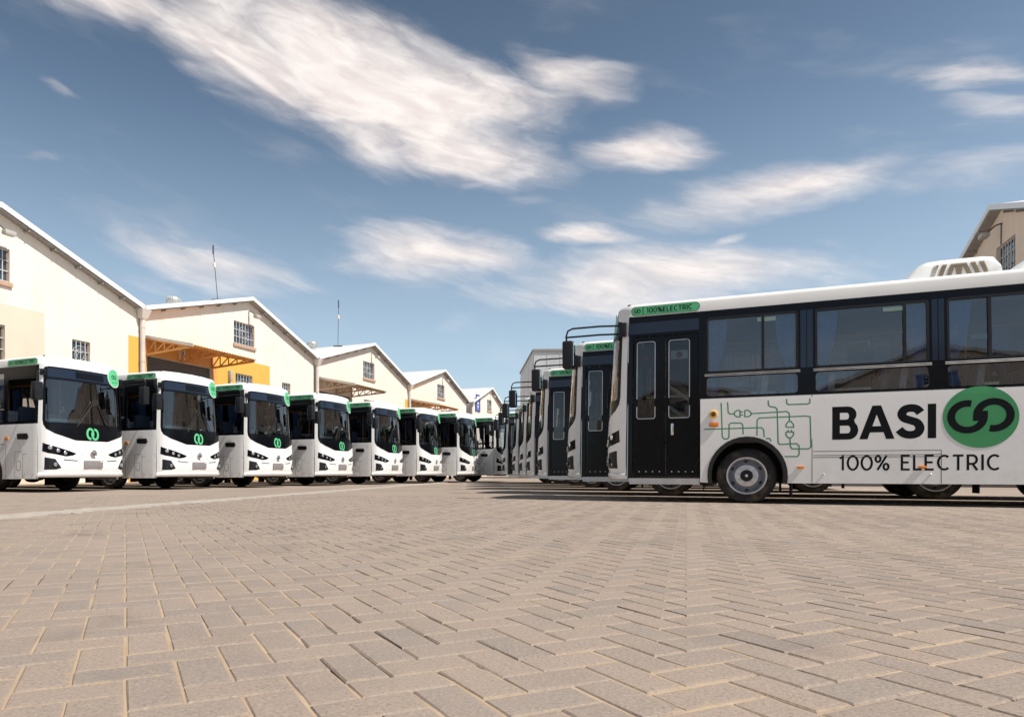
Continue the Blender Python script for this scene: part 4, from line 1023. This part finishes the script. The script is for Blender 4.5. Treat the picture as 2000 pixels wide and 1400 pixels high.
    for d_, r_, fd in zip(D, rise, fade):
        for s_, dz in prof:
            yb = s_ * 1.14; u0 = 0
            for a in range(len(RY) - 1):
                pass
            u0 = _interp(abs(yb), [y for y in RY[:-1]], RU[:-1]) if abs(yb) < 1.128 else .33
            w_ = max(0, 1 - u0 / .5); v.append((-((u0 + .045 * w_) * fd + d_), yb * hw(2.9) , 2.90 + (.03 if r_ < 1 and d_ < 1 else 0) * w_ * (1 - r_) + dz * r_))
    for i in range(len(D) - 1):
        for j in range(n - 1): f.append((i * n + j, i * n + j + 1, (i + 1) * n + j + 1, (i + 1) * n + j))
    MB().add(v, f).build('roof', 'roofwhite', R, smooth=60)
    mk = MB(); c = (-.34, -.95, 3.085); mk.lathe([(.03, 0), (.03, .03), (.015, .045), (0, .045)], 'z', 10, c); mk.lathe([(.03, 0), (.03, .03), (.015, .045), (0, .045)], 'z', 10, (-.34, .95, 3.085)); mk.build('roof_marker_lights', 'plastic', R)
    def pod(u0, u1, h, vents):
        b = MB(); st = [(u0, 0, .62), (u0 + .05, .06, .62), (u0 + .26, h * .86, .60), (u0 + .36, h * .97, .58), (u0 + .5, h, .57), (u1 - .20, h, .57), (u1 - .09, h * .94, .58), (u1 - .02, h * .6, .60), (u1, 0, .62)]
        pf = [(1, 0), (.985, .35), (.965, .75), (.93, .90), (.86, .98), (.7, 1.0), (0, 1.03)]; pf = pf + [(-a, c_) for a, c_ in pf[-2::-1]]; v = []; f = []; n = len(pf)
        for u, hh, w in st:
            for s_, z in pf: v.append((-u, s_ * w * 1.0, 3.10 + hh * z))
        for i in range(len(st) - 1):
            for j in range(n - 1): f.append((i * n + j, i * n + j + 1, (i + 1) * n + j + 1, (i + 1) * n + j))
        po = b.add(v, f).build('roof_unit', 'roofwhite', R, smooth=45)
        if vents:
            for sg in (1, -1):
                for k in range(7):
                    cu = u0 + .42 + k * (u1 - u0 - .62) / 6; sk = .035 * (-1 if k < 3 else (1 if k > 3 else 0)); zb, zt = 3.165, 3.375; hw_ = .028 if k != 3 else .052
                    def VM(u, z, off): return (-u, sg * (.57 * (1 - .035 * (z - 3.1) / h / .75) + off), z)
                    pts = [(cu - hw_ - sk, zt), (cu + hw_ - sk, zt), (cu + (hw_ if k != 3 else .02) + sk, zb), (cu - (hw_ if k != 3 else .02) + sk, zb)]
                    q = MB(); sheet(q, [pts], VM, .003, 0); so_ = q.build('vent', 'vent', po, smooth=0)
                    lv = MB()
                    for z in frange(zb + .012, zt - .005, .022):
                        s_ = (z - zb) / (zt - zb); cc = cu + sk - 2 * sk * s_; hh = hw_ if k != 3 else .02 + (.032) * s_
                        lv.beam(VM(cc - hh, z, .005), VM(cc + hh, z, .005), .014, .006)
                    lv.build('louvre', 'seam' if False else 'vent', so_, smooth=0)
        return po
    hb_ = MB().rbox(-1.75, -.85, -.34, .34, 3.10, 3.235, .04, 3); hb_.build('roof_hatch', 'roofwhite', R)
    pod(4.02, 5.22, .36, True); pod(5.27, 7.3, .33, False)
    # ---- rear
    def RM(y, z, off): return (-BL - off, y * hw(z), z)
    mb = MB(); sheet(mb, [rect(-1.14, 1.14, .31, 2.9), rrect(-.9, .9, 1.75, 2.6, .08, 4)], RM, .002, .035); mb.build('rear_panel', 'white', R)
    mb = MB(); sheet(mb, [rrect(-.95, .95, 1.70, 2.65, .08, 4)], RM, .0, 0); mb.build('rear_window', 'glass', R, smooth=0)
    for s in (-1, 1): MB().rbox(-BL - .03, -BL, s * 1.0 - .06, s * 1.0 + .06, .8, 1.25, .015).build('tail_light', 'red', R)
    # ---- mirrors
    def mirror(side):
        if side > 0:
            y = 1.06; m_ = MB().rbox(-.0 + .52, .70, y - .09, y + .09, 2.15, 2.60, .04, 3); mo = m_.build('mirror', 'plastic', R)
            MB().box(.512, .519, y - .07, y + .07, 2.19, 2.56).build('mirror_glass', 'mirror_face', mo, smooth=0)
            a = MB(); a.tube([(-.25, 1.10, 2.775), (.1, 1.10, 2.795), (.54, y + .01, 2.80), (.62, y, 2.77), (.65, y, 2.68), (.64, y, 2.58)], .015, 8)
            a.tube([(-.25, 1.10, 2.645), (.1, 1.10, 2.66), (.64, y, 2.665)], .015, 8); a.rbox(-.31, -.20, 1.06, 1.13, 2.60, 2.82, .015); a.build('mirror_arm', 'plastic', mo)
        else:
            y = -1.33; m_ = MB().rbox(-.14, .02, y - .10, y + .10, 2.06, 2.47, .04, 3); mo = m_.build('mirror', 'plastic', R)
            MB().box(-.149, -.141, y - .08, y + .08, 2.09, 2.44).build('mirror_glass', 'mirror_face', mo, smooth=0)
            a = MB(); a.tube([(-.22, -1.02, 2.74), (-.10, -1.18, 2.76), (-.05, -1.31, 2.75), (-.05, y, 2.68), (-.06, y, 2.45)], .014, 8); a.rbox(-.30, -.20, -1.10, -1.0, 2.66, 2.80, .015); a.build('mirror_arm', 'plastic', mo)
    mirror(1); mirror(-1)
    # ---- underbody and interior
    ub = MB(); ub.box(-1.42, -.40, -.85, .85, .42, .62); ub.box(-5.6, -2.75, -.9, .9, .36, .62); ub.box(-8.4, -6.95, -.9, .9, .38, .62); ub.box(-8.3, -.3, -.4, .4, .44, .64); ub.build('chassis', 'chassis', R, smooth=0)
    ax = MB(); 
    for uc in WHEELS: ax.tube([(-uc, -.9, WZ), (-uc, .9, WZ)], .07, 10); ax.lathe([(.0, -.16), (.16, -.12), (.18, 0), (.16, .12), (.0, .16)], 'y', 14, (-uc, 0, WZ - .03))
    ax.build('axle', 'chassis', R)
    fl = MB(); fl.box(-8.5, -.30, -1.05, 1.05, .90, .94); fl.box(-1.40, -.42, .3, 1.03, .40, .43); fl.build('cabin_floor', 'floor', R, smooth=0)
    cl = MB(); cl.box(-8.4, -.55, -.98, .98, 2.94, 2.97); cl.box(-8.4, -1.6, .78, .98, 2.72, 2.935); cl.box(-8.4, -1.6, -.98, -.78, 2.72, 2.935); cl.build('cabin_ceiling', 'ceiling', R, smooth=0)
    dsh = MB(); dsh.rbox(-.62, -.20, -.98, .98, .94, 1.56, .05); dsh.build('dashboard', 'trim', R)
    pc = MB(); pc.rbox(-.40, -.19, -.92, -.12, 1.565, 1.70, .03); pc.build('dashboard_cover', 'paper', R)
    sw = MB(); c = Vector((-.72, -.55, 1.72)); a = Vector((0, 1, 0)); b = Vector((.45, 0, .89)); sw.tube([c + a * (.23 * math.cos(2 * PI * k / 20)) + b * (.23 * math.sin(2 * PI * k / 20)) for k in range(21)], .016, 6)
    sw.beam(c - a * .22, c + a * .22, .03, .02); sw.tube([c, c + Vector((.25, 0, -.4))], .03, 6); sw.build('steering_wheel', 'plastic', R)
    def seat(u, y0, y1, nm='seat'):
        s = MB(); w = (y1 - y0 - .03) / 2
        for k in range(2):
            a = y0 + k * (w + .03); s.rbox(-u - .43, -u + .02, a, a + w, 1.22, 1.36, .04); s.box(-u - .3, -u - .1, a + .1, a + w - .1, .941, 1.215)
        o = s.build(nm, 'seat', R)
        c_ = MB()
        for k in range(2):
            a = y0 + k * (w + .03); bm = MB().rbox(-u - .52, -u - .42, a, a + w, 1.30, 1.98, .04, 2)
            c_.add([(x - (z - 1.3) * .12, y, z) for x, y, z in bm.v], bm.f)
        c_.build('seat_back', 'seat_cover', o)
    for i in range(7):
        u = 1.75 + i * .86
        seat(u, .18, 1.0); seat(u, -1.0, -.18)
    ds_ = MB(); ds_.rbox(-1.35, -.92, -.80, -.32, 1.15, 1.30, .04); ds_.rbox(-1.47, -1.33, -.80, -.32, 1.25, 2.02, .05); ds_.box(-1.25, -1.0, -.68, -.44, .941, 1.145); ds_.build('driver_seat', 'seat', R)
    gp = MB()
    for x, y in ((-1.5, .35), (-1.5, .95), (-.62, .5), (-3.2, .2), (-4.9, .2), (-6.6, .2)): gp.tube([(x, y, .942), (x, y, 2.935)], .017, 6)
    gp.tube([(-1.5, .35, 1.75), (-1.5, .95, 1.75)], .017, 6); gp.tube([(-1.5, -.2, 2.6), (-7.8, -.2, 2.6)], .015, 6); gp.build('grab_pole', 'pole', R)
    pt = MB(); pt.box(-1.53, -1.51, .32, 1.0, .941, 1.70); pt.build('partition', 'trim', R, smooth=0)
    return R
FWD_R = Vector((-.9191, .394)); FWD_L = Vector((.9191, -.394)); AWAY = Vector((.394, .9191))
YAW_R = math.atan2(FWD_R.y, FWD_R.x); YAW_L = math.atan2(FWD_L.y, FWD_L.x)
proto = make_bus()
GR, GLF = 'white buses parked in the right row', 'white buses parked in the left row'
RIGHT = [((2.83, 10.78), 'nearest white bus, side on, big black lettering and green logo disc on its side'),
         ((2.79, 13.83), 'second white bus of the right row, its front just behind the nearest bus'),
         ((2.75, 17.4), 'third white bus of the right row, between the second and fourth bus fronts'),
         ((2.95, 20.8), 'fourth white bus of the right row, only a slice of front showing'),
         ((3.15, 24.0), 'fifth white bus of the right row, thin slice past the fourth'),
         ((3.30, 27.2), 'sixth white bus of the right row, thin slice past the fifth'),
         ((3.22, 30.0), 'last white bus of the right row, beside the end of the left row')]
for i, ((x, y), lb) in enumerate(RIGHT):
    b = proto if i == 0 else copy_tree(proto, None, i > 2)
    o = Vector((x, y)) + AWAY * 1.14
    b.location = (o.x, o.y, 0); b.rotation_euler = (0, 0, YAW_R + (random.uniform(-.006, .006) if i else 0)); tag(b, lb, 'bus', GR)
LEFT = [((-8.60, 15.33), 'frontmost white bus of the left row, whole front visible at left edge'),
        ((-6.86, 17.66), 'second white bus of the left row, in front of the dark roller shutter'),
        ((-5.24, 20.05), 'third white bus of the left row, below the yellow painted wall'),
        ((-3.58, 22.64), 'fourth white bus of the left row, below the small window of the yellow walled warehouse'),
        ((-1.89, 25.20), 'fifth white bus of the left row, below the tan canopy'),
        ((-0.27, 27.65), 'sixth white bus of the left row, between the tan canopy and the rust canopy'),
        ((1.47, 29.86), 'seventh white bus of the left row, below the rust coloured canopy'),
        ((3.33, 32.3), 'last white bus of the left row, below the blue banner')]
for i, ((x, y), lb) in enumerate(LEFT):
    SKIP = {2: {'dashboard_cover'}, 4: {'dashboard_cover', 'roof_hatch'}, 5: {'roof_hatch'}}.get(i, set())
    b = copy_tree(proto, None, i > 3); o = Vector((x, y)) + FWD_L * .15 + AWAY * 1.0
    b.location = (o.x, o.y, 0); b.rotation_euler = (0, 0, YAW_L + random.uniform(-.010, .010)); tag(b, lb, 'bus', GLF)
SKIP = set()
b = copy_tree(proto); o = Vector((-11.05, 12.55)) + AWAY * 1.0
b.location = (o.x, o.y, 0); b.rotation_euler = (0, 0, YAW_L); tag(b, 'white bus out of frame at left, only its mirror showing at the edge', 'bus', GLF)
